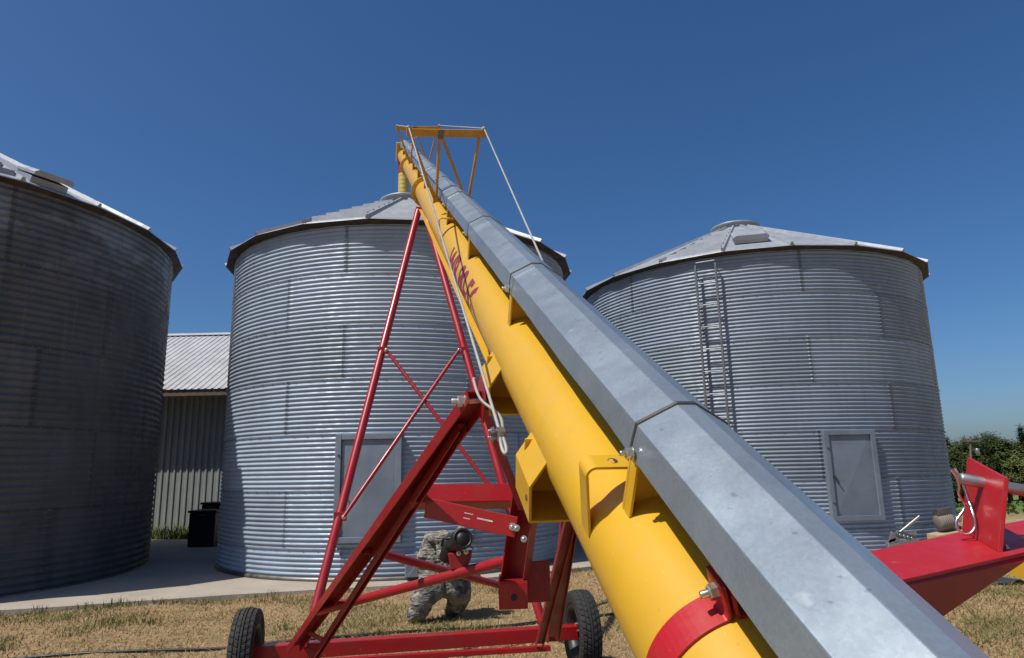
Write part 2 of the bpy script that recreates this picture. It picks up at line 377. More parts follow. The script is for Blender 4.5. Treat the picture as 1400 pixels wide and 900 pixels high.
def M_tones(m):
    out = [m]
    for nm, k in (('_darker_sheet', .88), ('_paler_sheet', 1.09), ('_grimy_seam', .62)):
        c = m.copy(); c.name = m.name+nm; nt = c.node_tree; b = nt.nodes['Principled BSDF']; src = b.inputs['Base Color'].links[0].from_socket
        x = nt.nodes.new('ShaderNodeMix'); x.data_type = 'RGBA'; x.blend_type = 'MULTIPLY'; x.inputs[0].default_value = 1
        nt.links.new(src, x.inputs[6]); x.inputs[7].default_value = (k, k*.99, k*.97, 1); nt.links.new(x.outputs[2], b.inputs['Base Color']); out.append(c)
    return out
def make_bin(c, R, eave, base, seams, mat, roofmat, label, step_ang, hatch_ang, rise=1.46, Nrib=20, lid_r=.46, ht=.17, hs=1.0, RH=.813, NC=12, amp=.0105):
    PITCHC = RH/NC
    cx, cy = c
    root = empty('grain_bin', (cx, cy, base), label, 'grain bin', 'round corrugated steel grain bins')
    nr = int(math.ceil((eave-base+.06)/RH))
    # columns: even spacing plus tight columns at every sheet lap
    base_cols = list(np.linspace(0, 2*PI, 150, endpoint=False)); lapw = .018
    per = 7
    lap = {}
    cols = set(base_cols)
    for k in range(nr):
        a0 = seams[k % len(seams)]
        lap[k] = [(a0+2*PI*i/per) % (2*PI) for i in range(per)]
        for a in lap[k]:
            for e in (-.0015, 0, lapw, lapw+.0015): cols.add((a+e) % (2*PI))
    cols = np.array(sorted(cols)); nc = len(cols)
    rows = []; sub = 6
    z = eave; tot = eave-base+.05
    nrow = int(tot/PITCHC*sub)
    verts = np.zeros((nrow+1, nc, 3)); cc, sn = np.cos(cols), np.sin(cols)
    for i in range(nrow+1):
        dz = i*PITCHC/sub; k = min(int(dz/RH+1e-6), nr-1); zz = eave-dz
        r = R+amp*math.sin(2*PI*dz/PITCHC)
        fr = (dz/RH) % 1.0
        if fr < .055 and dz > .1: r -= .004          # lower sheet tucks behind the lap
        rr = np.full(nc, r)
        for a in lap[k]:
            dlt = (cols-a) % (2*PI)
            rr[(dlt <= lapw+1e-9)] += .005
        verts[i, :, 0] = cx+rr*cc; verts[i, :, 1] = cy+rr*sn; verts[i, :, 2] = zz
    mb = MB()
    fs = [(i*nc+j, (i+1)*nc+j, (i+1)*nc+(j+1) % nc, i*nc+(j+1) % nc) for i in range(nrow) for j in range(nc)]
    mb.add(verts.reshape(-1, 3), fs, True)
    rs_ = random.Random(int(R*1000)); tones = [[rs_.choice([0, 0, 0, 1, 1, 2]) for _ in range(per)] for _ in range(nr)]
    mi = []
    for i in range(nrow):
        dz = (i+.5)*PITCHC/sub; k = min(int(dz/RH), nr-1); fr = (dz/RH) % 1.0
        la_k = np.array(sorted(lap[k])); mid = cols+1e-4
        sec = np.searchsorted(la_k, mid) % per
        inlap = np.zeros(nc, bool)
        for a in lap[k]: inlap |= ((mid-a) % (2*PI)) < lapw*.30
        row = np.array(tones[k])[sec]
        row[inlap] = 3
        if dz > .1 and fr < 1.6/(NC*sub): row[:] = 3
        mi += row.tolist()
    mb.mi = mi
    mb.build('wall', M_tones(mat), root)
    # bolts along laps
    bm_ = MB()
    def dome(a, z_, r_=.007):
        o = np.array([math.cos(a), math.sin(a), 0]); p = np.array([cx, cy, z_])+o*(R+.012)
        bm_.lathe([(r_*1.4, -.008), (r_*1.4, 0), (r_, .001), (r_, .007), (.001, .009)], p, o, 6, False)
    vis = math.atan2(-cy, -cx)
    def seen(a): return math.cos(a-vis) > .15
    for k in range(1, nr):
        zz = eave-k*RH-.02
        nb_ = int(2*PI*R/.235)
        for i in range(nb_):
            a = 2*PI*i/nb_
            if seen(a) and zz > base: dome(a, zz)
    for k in range(nr):
        for a in lap[k]:
            if not seen(a): continue
            for j in range(NC):
                zz = eave-k*RH-(j+.25)*PITCHC
                if zz > base:
                    for e in (.004, .013): dome(a+e, zz, .0078)
    tag(bm_.build('bolt', M['bolt_grey'], root), kind='stuff')
    # roof: flat panels between raised ribs, short drip lip
    Re = R+.17; zr = eave+.005; Rc = lid_r+.02; zt = zr+rise
    offs = step_ang-PI/Nrib
    mb = MB()
    for i in range(Nrib):
        a0, a1 = offs+2*PI*i/Nrib, offs+2*PI*(i+1)/Nrib
        vs = []
        nseg = 6
        for q in range(nseg+1):
            t = q/nseg; r = Re+(Rc-Re)*t; zz = zr+(zt-zr)*t
            for a in (a0, a1): vs.append((cx+r*math.cos(a), cy+r*math.sin(a), zz))
        fs = [(2*q, 2*q+1, 2*q+3, 2*q+2) for q in range(nseg)]
        o = len(vs)
        sag = random.uniform(-.012, .004); am = (a0+a1)/2
        for a in (a0, a1): vs.append((cx+(Re+.004)*math.cos(a), cy+(Re+.004)*math.sin(a), zr-.014+sag*.4))
        for a in (a0, a1): vs.append((cx+(R+.012)*math.cos(a), cy+(R+.012)*math.sin(a), zr-.012))
        fs += [(o, o+1, 1, 0)]
        mb.add(vs, fs)
    rf = mb.build('roof', roofmat, root)
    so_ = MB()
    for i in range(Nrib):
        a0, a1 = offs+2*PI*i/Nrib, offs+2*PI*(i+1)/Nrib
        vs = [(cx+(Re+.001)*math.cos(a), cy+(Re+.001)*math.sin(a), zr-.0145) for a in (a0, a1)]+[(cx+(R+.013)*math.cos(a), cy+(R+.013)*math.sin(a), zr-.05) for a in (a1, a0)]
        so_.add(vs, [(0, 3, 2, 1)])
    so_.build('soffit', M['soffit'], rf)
    for i in range(Nrib):
        a = offs+2*PI*i/Nrib; mb = MB(); o = np.array([math.cos(a), math.sin(a), 0])
        p = np.array([cx, cy, zr+.018])+o*(Re+.012); q = np.array([cx, cy, zt+.012])+o*Rc
        d = nz(q-p); side = nz(np.cross(d, (0, 0, 1))); u = np.cross(side, d)
        mb.prism([(-.035, -.02), (-.017, .032), (.017, .032), (.035, -.02)], p, q, side, u)
        mb.build('rib', roofmat, rf)
    mb = MB()
    mb.lathe([(lid_r+.05, zt-.06), (lid_r, zt-.02), (lid_r, zt+.10), (lid_r+.05, zt+.10), (lid_r+.06, zt+.135), (lid_r+.03, zt+.15), (lid_r*.5, zt+.19), (.01, zt+.205)], (cx, cy, 0), (0, 0, 1), 40)
    mb.build('cap', M['roof'], root)
    # roof steps up one panel
    for k in range(6):
        mb = MB(); t = .06+k*.135; r = Re+(Rc-Re)*t; zz = zr+(zt-zr)*t
        hw = r*math.tan(PI/Nrib)*.92; o = np.array([math.cos(step_ang), math.sin(step_ang), 0]); sd = np.array([-o[1], o[0], 0])
        cpt = np.array([cx, cy, zz+.035])+o*r*math.cos(PI/Nrib)
        mb.prism([(-.03, -.06), (-.03, .05), (.035, .03), (.035, -.06)], cpt-sd*hw, cpt+sd*hw, o, (0, 0, 1))
        mb.build('roof_step', roofmat, root)
    # roof hatch
    if hatch_ang is not None:
        o = np.array([math.cos(hatch_ang), math.sin(hatch_ang), 0]); sd = np.array([-o[1], o[0], 0]); sl = nz(o*(Rc-Re)+np.array([0, 0, zt-zr])); nn = np.cross(sd, sl)
        if nn[2] < 0: nn = -nn
        t = ht; r = Re+(Rc-Re)*t; cpt = np.array([cx, cy, zr+(zt-zr)*t+.03])+o*r*.985
        mb = MB(); mb.box(cpt+sl*.27+nn*.035, sd, sl, nn, .30*hs, .27*hs, .05)
        hf = mb.build('hatch', roofmat, root, .006)
        mb = MB()
        pr = [(x_*hs, y_) for x_, y_ in [(-.32, .0), (-.32, .05), (-.26, .085), (.26, .085), (.32, .05), (.32, .0)]]
        mb.prism(pr, cpt-sl*.04+nn*(.06+(.06 if hs != 1 else 0)), cpt+sl*.56*hs+nn*.075, sd, nn)
        mb.build('lid', roofmat, hf, .006)
    # foot angle
    mb = MB(); mb.lathe([(R+.03, base-.02), (R+.03, base+.012), (R-.01, base+.03)], (cx, cy, 0), (0, 0, 1), 96)
    mb.build('base_ring', M['dark_steel'], root)
    return root

def bin_door(root, c, R, a, w, z0, z1, sill=True, handle_side=-1):
    o = np.array([math.cos(a), math.sin(a), 0]); sd = np.array([-o[1], o[0], 0]); cpt = np.array([c[0], c[1], 0])
    zz = np.array([0, 0, 1.])
    # sagitta: the flat frame stands proud of the round wall, with a casing running back into it
    d0 = R+.045; mb = MB(); fwid = .085
    for s_ in (-1, 1):
        mb.box(cpt+o*(d0-.06)+sd*s_*(w/2-fwid/2)+zz*(z0+z1)/2, sd, o, zz, fwid/2, .085, (z1-z0)/2)
    for zc in (z0+fwid/2, z1-fwid/2):
        mb.box(cpt+o*(d0-.062)+zz*zc, sd, o, zz, w/2-fwid-.001, .085, fwid/2)
    df = mb.build('door_frame', M['door'], root, .006)
    mb = MB(); hw, hz = w/2-fwid-.004, (z1-z0)/2-fwid-.004; zc = (z0+z1)/2
    pc = cpt+o*(d0-.012)+zz*zc
    # cross-broken sheet: four triangles meeting at a slightly raised centre
    vs = [pc-sd*hw-zz*hz, pc+sd*hw-zz*hz, pc+sd*hw+zz*hz, pc-sd*hw+zz*hz, pc+o*.024]
    vs += [v_-o*.03 for v_ in vs[:4]]
    mb.add(vs, [(0, 1, 4), (1, 2, 4), (2, 3, 4), (3, 0, 4), (0, 5, 6, 1), (1, 6, 7, 2), (2, 7, 8, 3), (3, 8, 5, 0)])
    dr = mb.build('door', M['door'], root, fix=True)
    mb = MB(); hp = cpt+o*(d0+.025)+sd*handle_side*(hw-.03)+zz*(zc-.02)
    mb.tube([hp-o*.03, hp+o*.012], .018, 10); mb.beam(hp+o*.012, hp+o*.018-sd*handle_side*.06-zz*.10, .022, .01, o)
    mb.build('handle', M['dark_steel'], dr)
    for k in (-.3, .3):
        mb = MB(); q = cpt+o*(d0+.03)+sd*handle_side*(w/2-fwid*.6)+zz*(zc+k*(z1-z0))
        mb.hexbolt(q, o, .016, .04); mb.build('latch_bolt', M['dark_steel'], dr)

B1 = ((-10.303, 11.1565), 4.0406, 5.620, .05); B2 = ((-2.138, 13.240), 3.1645, 5.370, .075); B3 = ((5.3188, 15.3465), 3.6004, 5.345, .05)
s1 = [on_cyl(*q, B1[0], B1[1])[0] for q in [(12, 300), (145, 420), (45, 520), (125, 620), (60, 740)]]
s2 = [on_cyl(*q, B2[0], B2[1])[0] for q in [(471.5, 340), (394, 410), (468, 480), (390.5, 560), (463, 640), (388, 705), (465, 780)]]
s3 = [on_cyl(*q, B3[0], B3[1])[0] for q in [(1093, 380), (1203, 440), (1107, 500), (1217, 550), (1120, 620), (1230, 690), (1130, 720)]]
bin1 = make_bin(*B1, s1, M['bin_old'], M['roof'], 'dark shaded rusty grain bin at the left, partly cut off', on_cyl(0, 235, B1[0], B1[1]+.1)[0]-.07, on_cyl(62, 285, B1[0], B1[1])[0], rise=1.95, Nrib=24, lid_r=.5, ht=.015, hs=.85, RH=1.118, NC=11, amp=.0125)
bin2 = make_bin(*B2, s2, M['bin'], M['roof'], 'sunlit grain bin in the middle, standing under the raised end of the yellow auger', on_cyl(390, 330, B2[0], B2[1])[0]+2*PI/20, None)
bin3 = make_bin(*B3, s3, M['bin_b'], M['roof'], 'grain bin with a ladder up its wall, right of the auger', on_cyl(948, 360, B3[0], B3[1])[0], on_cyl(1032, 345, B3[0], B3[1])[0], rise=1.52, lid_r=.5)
a_, _ = on_cyl(504, 660, B2[0], B2[1]); bin_door(bin2, B2[0], B2[1], a_, .96, on_cyl(504, 742, B2[0], B2[1])[1], on_cyl(504, 593, B2[0], B2[1])[1])
a_, _ = on_cyl(1165, 650, B3[0], B3[1]); bin_door(bin3, B3[0], B3[1], a_, .92, on_cyl(1170, 712, B3[0], B3[1])[1], on_cyl(1158, 588, B3[0], B3[1])[1])
# stains and repair patch: flattened lighter band high on the left bin
# ladder on the right bin
la, lz = on_cyl(971, 420, B3[0], B3[1])
o = np.array([math.cos(la), math.sin(la), 0]); sd = np.array([-o[1], o[0], 0]); cp = np.array([*B3[0], 0])
ladder = empty('ladder', cp+o*(B3[1]+.14)+np.array([0, 0, .9]), 'narrow galvanized ladder fixed to the wall of the right-hand bin', 'ladder')
for s_ in (-1, 1):
    mb = MB(); q = cp+o*(B3[1]+.15)+sd*s_*.18
    mb.box(q+np.array([0, 0, 3.02]), sd, o, (0, 0, 1), .018, .022, 2.13); mb.build('rail', M['ladder'], ladder, .003)
for k in range(11):
    mb = MB(); q = cp+o*(B3[1]+.15)+np.array([0, 0, 1.15+k*.405])
    mb.tube([q-sd*.17, q+sd*.17], .012, 8); mb.build('rung', M['roof'], ladder)
for k in range(5):
    for s_ in (-1, 1):
        mb = MB(); q = cp+sd*s_*.198+np.array([0, 0, 1.35+k*.92])
        mb.beam(q+o*(B3[1]-.0), q+o*(B3[1]+.17), .006, .04); mb.build('bracket', M['steel'], ladder)

# small galvanized vent box and chute at the foot of the middle bin
def bin_box(root, c, R, px, w, z0, z1, depth, name, mat, louvres=0):
    a = on_cyl(*px, c, R)[0]; o = np.array([math.cos(a), math.sin(a), 0]); sd = np.array([-o[1], o[0], 0])
    p = np.array([*c, (z0+z1)/2])+o*(R+depth/2-.02); mb = MB(); mb.box(p, sd, o, (0, 0, 1), w/2, depth/2+.02, (z1-z0)/2)
    b = mb.build(name, mat, root, .006)
    for k in range(louvres):
        mb = MB(); q = p+o*(depth/2+.02)+np.array([0, 0, -(z1-z0)/2+(k+.6)*(z1-z0)/louvres])
        mb.box(q, sd, o, (0, 0, 1), w/2-.03, .02, .012); mb.build('louvre', mat, b, .003)
    return p, o, sd
p, o, sd = bin_box(bin2, B2[0], B2[1], (567, 780), .28, .10, .40, .16, 'chute_cover', M['door'])
mb = MB(); mb.tube([p+o*.12-sd*.1-np.array([0, 0, .12]), p+o*.16+sd*.07+np.array([0, 0, .10])], .009, 6); mb.build('lever', M['steel'], bin2)

# ------------------------------------------------------------------ barn behind
def make_barn():
    x0, x1, yw, ye = -15.0, -.9, 17.7, 17.0
    root = empty('barn', (-7, yw, 0), 'low ribbed metal barn with a pale roof between the left and middle bins', 'barn')
    ze = float(P(230, 533, ye)[2]); mb = MB(); pr = []
    def rib(x0, x1, pitch, h, flat):
        out = []; x = x0
        while x < x1:
            out += [(x, 0), (x+pitch*flat, 0), (x+pitch*flat+.02, h), (x+pitch*flat+.055, h), (x+pitch*flat+.075, 0)]; x += pitch
            out += [] 
        out.append((x1, 0)); return out
    pr = rib(x0, x1, .16, .022, .42)
    vs = [(x, yw-h, -.3) for x, h in pr]+[(x, yw-h, ze+.12) for x, h in pr]; n = len(pr)
    mb.add(vs, [(i, i+1, n+i+1, n+i) for i in range(n-1)])
    mb.add([(x0, yw, -.3), (x0, yw+7, -.3), (x0, yw+7, ze), (x0, yw+3.5, ze+1.95), (x0, yw, ze)], [(4, 3, 2, 1, 0)])
    mb.add([(x1, yw, -.3), (x1, yw+7, -.3), (x1, yw+7, ze), (x1, yw+3.5, ze+1.95), (x1, yw, ze)], [(0, 1, 2, 3, 4)])
    mb.build('wall', M['barn_wall'], root)
    yr = yw+3.5
    zr = float(P(270, 458.5, yr)[2])
    mb = MB(); pr = rib(x0-.3, x1+.3, .17, .022, .45)
    for sgn in (1,):
        vs = [(x, ye, ze+h) for x, h in pr]+[(x, yr, zr+h) for x, h in pr]; n = len(pr)
        mb.add(vs, [(i, i+1, n+i+1, n+i) for i in range(n-1)])
    vs = [(x0-.3, yr, zr), (x1+.3, yr, zr), (x1+.3, yw+7.5, ze), (x0-.3, yw+7.5, ze)]
    mb.add(vs, [(0, 1, 2, 3)])
    vs = [(x0-.3, ye+.01, ze-.012), (x1+.3, ye+.01, ze-.012), (x1+.3, yr, zr-.03), (x0-.3, yr, zr-.03)]
    mb.add(vs, [(3, 2, 1, 0)])
    mb.build('roof', M['barn_roof'], root)
    mb = MB(); mb.abox(x0-.3, x1+.3, ye+.03, ye+.06, ze-.16, ze-.02); mb.build('fascia', M['wood'], root)
    mb = MB(); mb.prism([(-.16, -.075), (0, .02), (.16, -.075)], (x0-.3, yr, zr+.05), (x1+.3, yr, zr+.05), (0, 1, 0), (0, 0, 1)); mb.build('ridge_cap', M['barn_roof'], root)
    px = P(228, 458, yr); mb = MB(); mb.tube([px, px+np.array([0, 0, .35])], .012, 6); mb.build('vent_pipe', M['dark_steel'], root)
make_barn()

# ------------------------------------------------------------------ the auger
aug = empty('grain_auger', AX(5.2)*np.array([1, 1, 0]), 'long yellow grain auger with a galvanized hood and a red wheeled undercarriage', 'grain auger')
A0, A1 = -.95, 14.75
mb = MB(); n = 64; vs = []; alist = [A0, 1.0, 3, 5, 7.75, 9, 11, 13, A1]
mb.tube([AX(a) for a in alist], TR, 72)
tube = mb.build('tube', M['yellow'], aug)
for a in (7.78, 11.6):
    mb = MB()
    for k in (0, 1):
        c = AX(a+.022*k)
        mb.lathe([(TR-.002, -.008), (TR+.045, -.008), (TR+.045, .008), (TR-.002, .008)], c, AD, 48, False)
    fl = mb.build('flange', M['yellow'], tube)
    mb = MB()
    for k in range(10):
        t = 2*PI*k/10; p = AX(a+.01, (TR+.027)*math.cos(t), (TR+.027)*math.sin(t)); mb.tube([p-AD*.03, p+AD*.03], .008, 6)
    tag(mb.build('bolt', M['zinc'], tube), kind='stuff')
# roller track under the tube
for s_ in (-1, 1):
    mb = MB(); pr = [(s_*.088, -.118), (s_*.118, -.118), (s_*.118, -.124), (s_*.094, -.124), (s_*.094, -.160), (s_*.088, -.160)]
    mb.prism(pr, AX(2.42)-AX(0)*0, AX(7.2), AH, AV); mb.build('track', M['yellow'], tube)
# hood
HP = [(-.094, .229), (-.088, .290), (-.0175, .330), (.0175, .330), (.088, .290), (.094, .229)]
def hood_section(a0, a1, grow):
    mb = MB(); t = .003
    outp = [(x*(1+grow), .229+(y-.229)*(1+grow)) for x, y in HP]; inn = [(x*(1+grow)*(1-.03), y-(t if 0 < i < 5 else 0)) for i, (x, y) in enumerate(outp)]
    na = max(2, int((a1-a0)/.09)); vs = []; m = len(HP)
    for i in range(na+1):
        a = a0+(a1-a0)*i/na
        for j, (x, y) in enumerate(outp):
            e = .0
            if j in (0, 5): e = .0016*mnoise.noise(Vector((a*4.3, j*3.1, grow*90)))
            vs.append(AX(a, x+e, y+(.0026*mnoise.noise(Vector((a*4.1, j*7.7, 2.2+grow*90)))*(1.7 if j in (0, 5) else .10))))
    fs = [(i*m+j, i*m+j+1, (i+1)*m+j+1, (i+1)*m+j) for i in range(na) for j in range(m-1)]
    mb.add(vs, fs)
    o_ = mb.build('hood', M['hood'], aug)
    sol = o_.modifiers.new('sheet', 'SOLIDIFY'); sol.thickness = .0035; sol.offset = -1
    bv = o_.modifiers.new('bevel', 'BEVEL'); bv.width = .006; bv.segments = 3; bv.limit_method = 'ANGLE'; bv.angle_limit = .35
    for q in o_.data.polygons: q.use_smooth = False
    return o_
joints = [-.16, 1.08, 2.33, 3.52, 4.7, 5.9, 7.1, 8.3, 9.5, 10.7, 11.9, 13.1, 14.45]
for i in range(len(joints)-1):
    hd = hood_section(joints[i]-(.0 if i == 0 else .05), joints[i+1], .0 if i % 2 else .02)
    # fold at the lap and its bolts
for i, a in enumerate(joints[1:-1]):
    mb = MB(); pr = [(x*1.035, .229+(y-.229)*1.035+.002) for x, y in HP]; pi_ = [(x*1.0, .229+(y-.229)*1.0) for x, y in HP]
    mb.prism(pr+pi_[::-1], AX(a-.004), AX(a+.004), AH, AV); mb.build('joint_strip', M['dark_steel'], aug)
    for s_ in (-1, 1):
        mb = MB(); mb.hexbolt(AX(a-.02, s_*.106, .243), AH*s_, .0105 if i == 0 else .012, .034); mb.build('bolt', M['zinc'], aug)
    # hanger plate standing on the tube, folded edge toward the intake
    mb = MB(); pts = []
    wtop = .262
    pl = [(-.083, wtop), (-.083, math.sqrt(TR**2-.083**2)-.004)]
    pl += [(u, math.sqrt(TR**2-u*u)-.004) for u in np.linspace(-.06, .06, 9)] + [(.083, math.sqrt(TR**2-.083**2)-.004), (.083, wtop)]
    mb.prism(pl, AX(a+.02), AX(a+.028), AH, AV)
    for s_ in (-1, 1):
        x0 = s_*.083
        mb.prism([(x0, .10), (x0-s_*.005, .10), (x0-s_*.005, wtop), (x0, wtop)], AX(a-.012), AX(a+.0185), AH, AV)
    mb.build('hanger_plate', M['yellow'], aug)
# drive shaft inside the hood
mb = MB(); mb.tube([AX(-.1, 0, .255), AX(14.3, 0, .255)], .018, 12); mb.build('drive_shaft', M['dark_steel'], aug)
# strap handles welded on the left side
def strap(a, w):
    mb = MB(); path = [(-.1285, .012), (-.150, .150)]
    for k in range(7):
        t = PI-k*PI/12; path.append((-.132+.019*math.cos(t), .150+.019*math.sin(t)))
    path.append((-.048, .1685)); th = .0055; nrm = []
    m = len(path); vs = []
    for i in range(m):
        d = np.array(path[min(i+1, m-1)])-np.array(path[max(i-1, 0)]); d = d/np.linalg.norm(d); nn = np.array([-d[1], d[0]])
        nrm.append(nn)
    poly = [tuple(np.array(p)+nrm[i]*th/2) for i, p in enumerate(path)]+[tuple(np.array(p)-nrm[i]*th/2) for i, p in list(enumerate(path))[::-1]]
    mb.prism(poly, AX(a-w/2), AX(a+w/2), AH, AV)
    s_ = mb.build('strap', M['yellow'], tube, .0012)
    mb = MB(); mb.lathe([(.001, 0), (.0085, 0), (.0105, .0006), (.0105, -.001)], AX(a, -.092, .1715), AV, 14); mb.build('hole', M['dark_steel'], s_)
strap(1.165, .05); strap(4.55, .05)
# red clamp band with ears and bolt
mb = MB(); prof = [(TR, 0), (TR+.0055, 0), (TR+.0055, .062), (TR, .062)]
g0 = math.pi/2-.02; vs = []; nseg = 72
for i in range(nseg+1):
    t = math.radians(106)+.075+(2*PI-.15)*i/nseg
    for r_, l_ in prof: vs.append(AX(.755+l_, r_*math.cos(t), r_*math.sin(t)))
mb.add(vs, [(i*4+k, i*4+(k+1) % 4, (i+1)*4+(k+1) % 4, (i+1)*4+k) for i in range(nseg) for k in range(4)])
clamp = mb.build('clamp_band', M['red_bright'], aug, .001, fix=True)
def polar(a, t, r): return AX(a, r*math.cos(t), r*math.sin(t))
TG = math.radians(106)
for sg in (1, -1):
    # ear folded up from the band end with a rounded bend
    mb = MB(); th_ = .0055; path = [(.105, .0028), (.075, .0030), (.052, .0060), (.040, .013), (.037, .024), (.0365, .056)]
    rows = []
    for k, (dt, rr) in enumerate(path):
        nxt = path[min(k+1, 5)]; prv = path[max(k-1, 0)]
        d2 = np.array([(nxt[0]-prv[0])*TR, nxt[1]-prv[1]]); d2 = d2/np.linalg.norm(d2); nn = np.array([d2[1], -d2[0]])*th_/2
        q0 = (dt*TR+nn[0], rr+nn[1]); q1 = (dt*TR-nn[0], rr-nn[1]); rows.append((q0, q1))
    vs = []
    for k, (q0, q1) in enumerate(rows):
        far = .817-(0 if k < 5 else .0); near = .755+(.0 if k < 4 else .004 if k == 4 else .012)
        for aa in (near, far):
            for q_ in (q0, q1):
                t = TG+sg*q_[0]/TR; vs.append(AX(aa, (TR+q_[1])*math.cos(t), (TR+q_[1])*math.sin(t)))
    n6 = len(rows); fs = []
    for k in range(n6-1):
        a4, b4 = 4*k, 4*k+4
        fs += [(a4, a4+2, b4+2, b4), (a4+1, b4+1, b4+3, a4+3), (a4, b4, b4+1, a4+1), (a4+2, a4+3, b4+3, b4+2)]
    fs += [(0, 1, 3, 2), (4*n6-4, 4*n6-2, 4*n6-1, 4*n6-3)]
    mb.add(vs, fs, True)
    e_ = mb.build('ear', M['red_bright'], clamp, .0010, fix=True)
mb = MB(); tv = -math.sin(TG)*AH+math.cos(TG)*AV; q = polar(.787, TG, TR+.034)
mb.hexbolt(q+tv*.014, tv, .0125, .044); mb.tube([q+tv*.02, q-tv*.02], .0065, 10); mb.hexbolt(q-tv*.013, -tv, .0125, .028)
mb.build('clamp_bolt', M['zinc'], clamp)
# U-shaped saddles under the tube
def saddle(a0, a1, name='saddle'):
    mb = MB(); t = .0065
    outp = [(-.1275, -.010), (-.168, -.083), (-.160, -.188), (.160, -.188), (.168, -.083), (.1275, -.010)]
    inn = [(-.1275+.003, -.0145), (-.161, -.083), (-.1535, -.1815), (.1535, -.1815), (.161, -.083), (.1245, -.0145)]
    mb.prism(outp+inn[::-1], AX(a0), AX(a1), AH, AV)
    s_ = mb.build(name, M['yellow'], tube, .0025)
    for a, w in ((a0+.03, -.13),):
        mb = MB(); mb.lathe([(.001, .001), (.0075, .001), (.009, 0)], AX(a, -.1655, w), -AH, 12); mb.build('hole', M['dark_steel'], s_)
    mb = MB(); mb.box(AX((a0+a1)/2+.06, 0, -.10), AH, AV, AD, .1525, .08, .003); mb.build('web', M['yellow'], s_)
    return s_
sd1 = saddle(1.505, 1.685); sd2 = saddle(2.18, 2.37)
mb = MB(); mb.hexbolt(AX(1.66, -.12, -.075), AV, .014, .03); mb.build('bolt', M['black'], sd1)
# hydraulic hose stub under the first saddle
mb = MB(); mb.tube([AX(1.62, -.06, -.205), AX(1.56, 0, -.21), AX(1.5, .06, -.215)], .011, 10); mb.build('grease_hose', M['black'], aug)

# lettering on the left flank
def lettering(txt, a_start, length, ang_c, height):
    cu = bpy.data.curves.new('lettering', 'FONT'); cu.body = txt; cu.size = 1; cu.offset = .034
    tmp = bpy.data.objects.new('lettering_tmp', cu); COL.objects.link(tmp)
    dg = bpy.context.evaluated_depsgraph_get(); me = bpy.data.meshes.new_from_object(tmp.evaluated_get(dg))
    bpy.data.objects.remove(tmp); bpy.data.curves.remove(cu)
    bm = bmesh.new(); bm.from_mesh(me)
    bmesh.ops.triangulate(bm, faces=bm.faces)
    for _ in range(2): bmesh.ops.subdivide_edges(bm, edges=[e for e in bm.edges if e.calc_length() > .06], cuts=2); bmesh.ops.triangulate(bm, faces=bm.faces)
    xs = [v.co.x for v in bm.verts]; ys = [v.co.y for v in bm.verts]; x0, x1, y0, y1 = min(xs), max(xs), min(ys), max(ys)
    off = np.array(aug.location)
    for v in bm.verts:
        s_ = (v.co.x-x0)/(x1-x0); q = (v.co.y-y0)/(y1-y0)-.5
        th = ang_c-q*height/TR
        p = AX(a_start-s_*length, (TR+.0012)*math.cos(th), (TR+.0012)*math.sin(th))-off
        v.co = p
    bmesh.ops.recalc_face_normals(bm, faces=bm.faces)
    bm.to_mesh(me); bm.free(); me.name = 'lettering'; me.materials.clear(); me.materials.append(M['maroon'])
    o_ = bpy.data.objects.new('lettering', me); COL.objects.link(o_); o_.parent = aug
    return o_
lettering('WR 80-56', 3.99, 1.05, math.radians(174), .155)

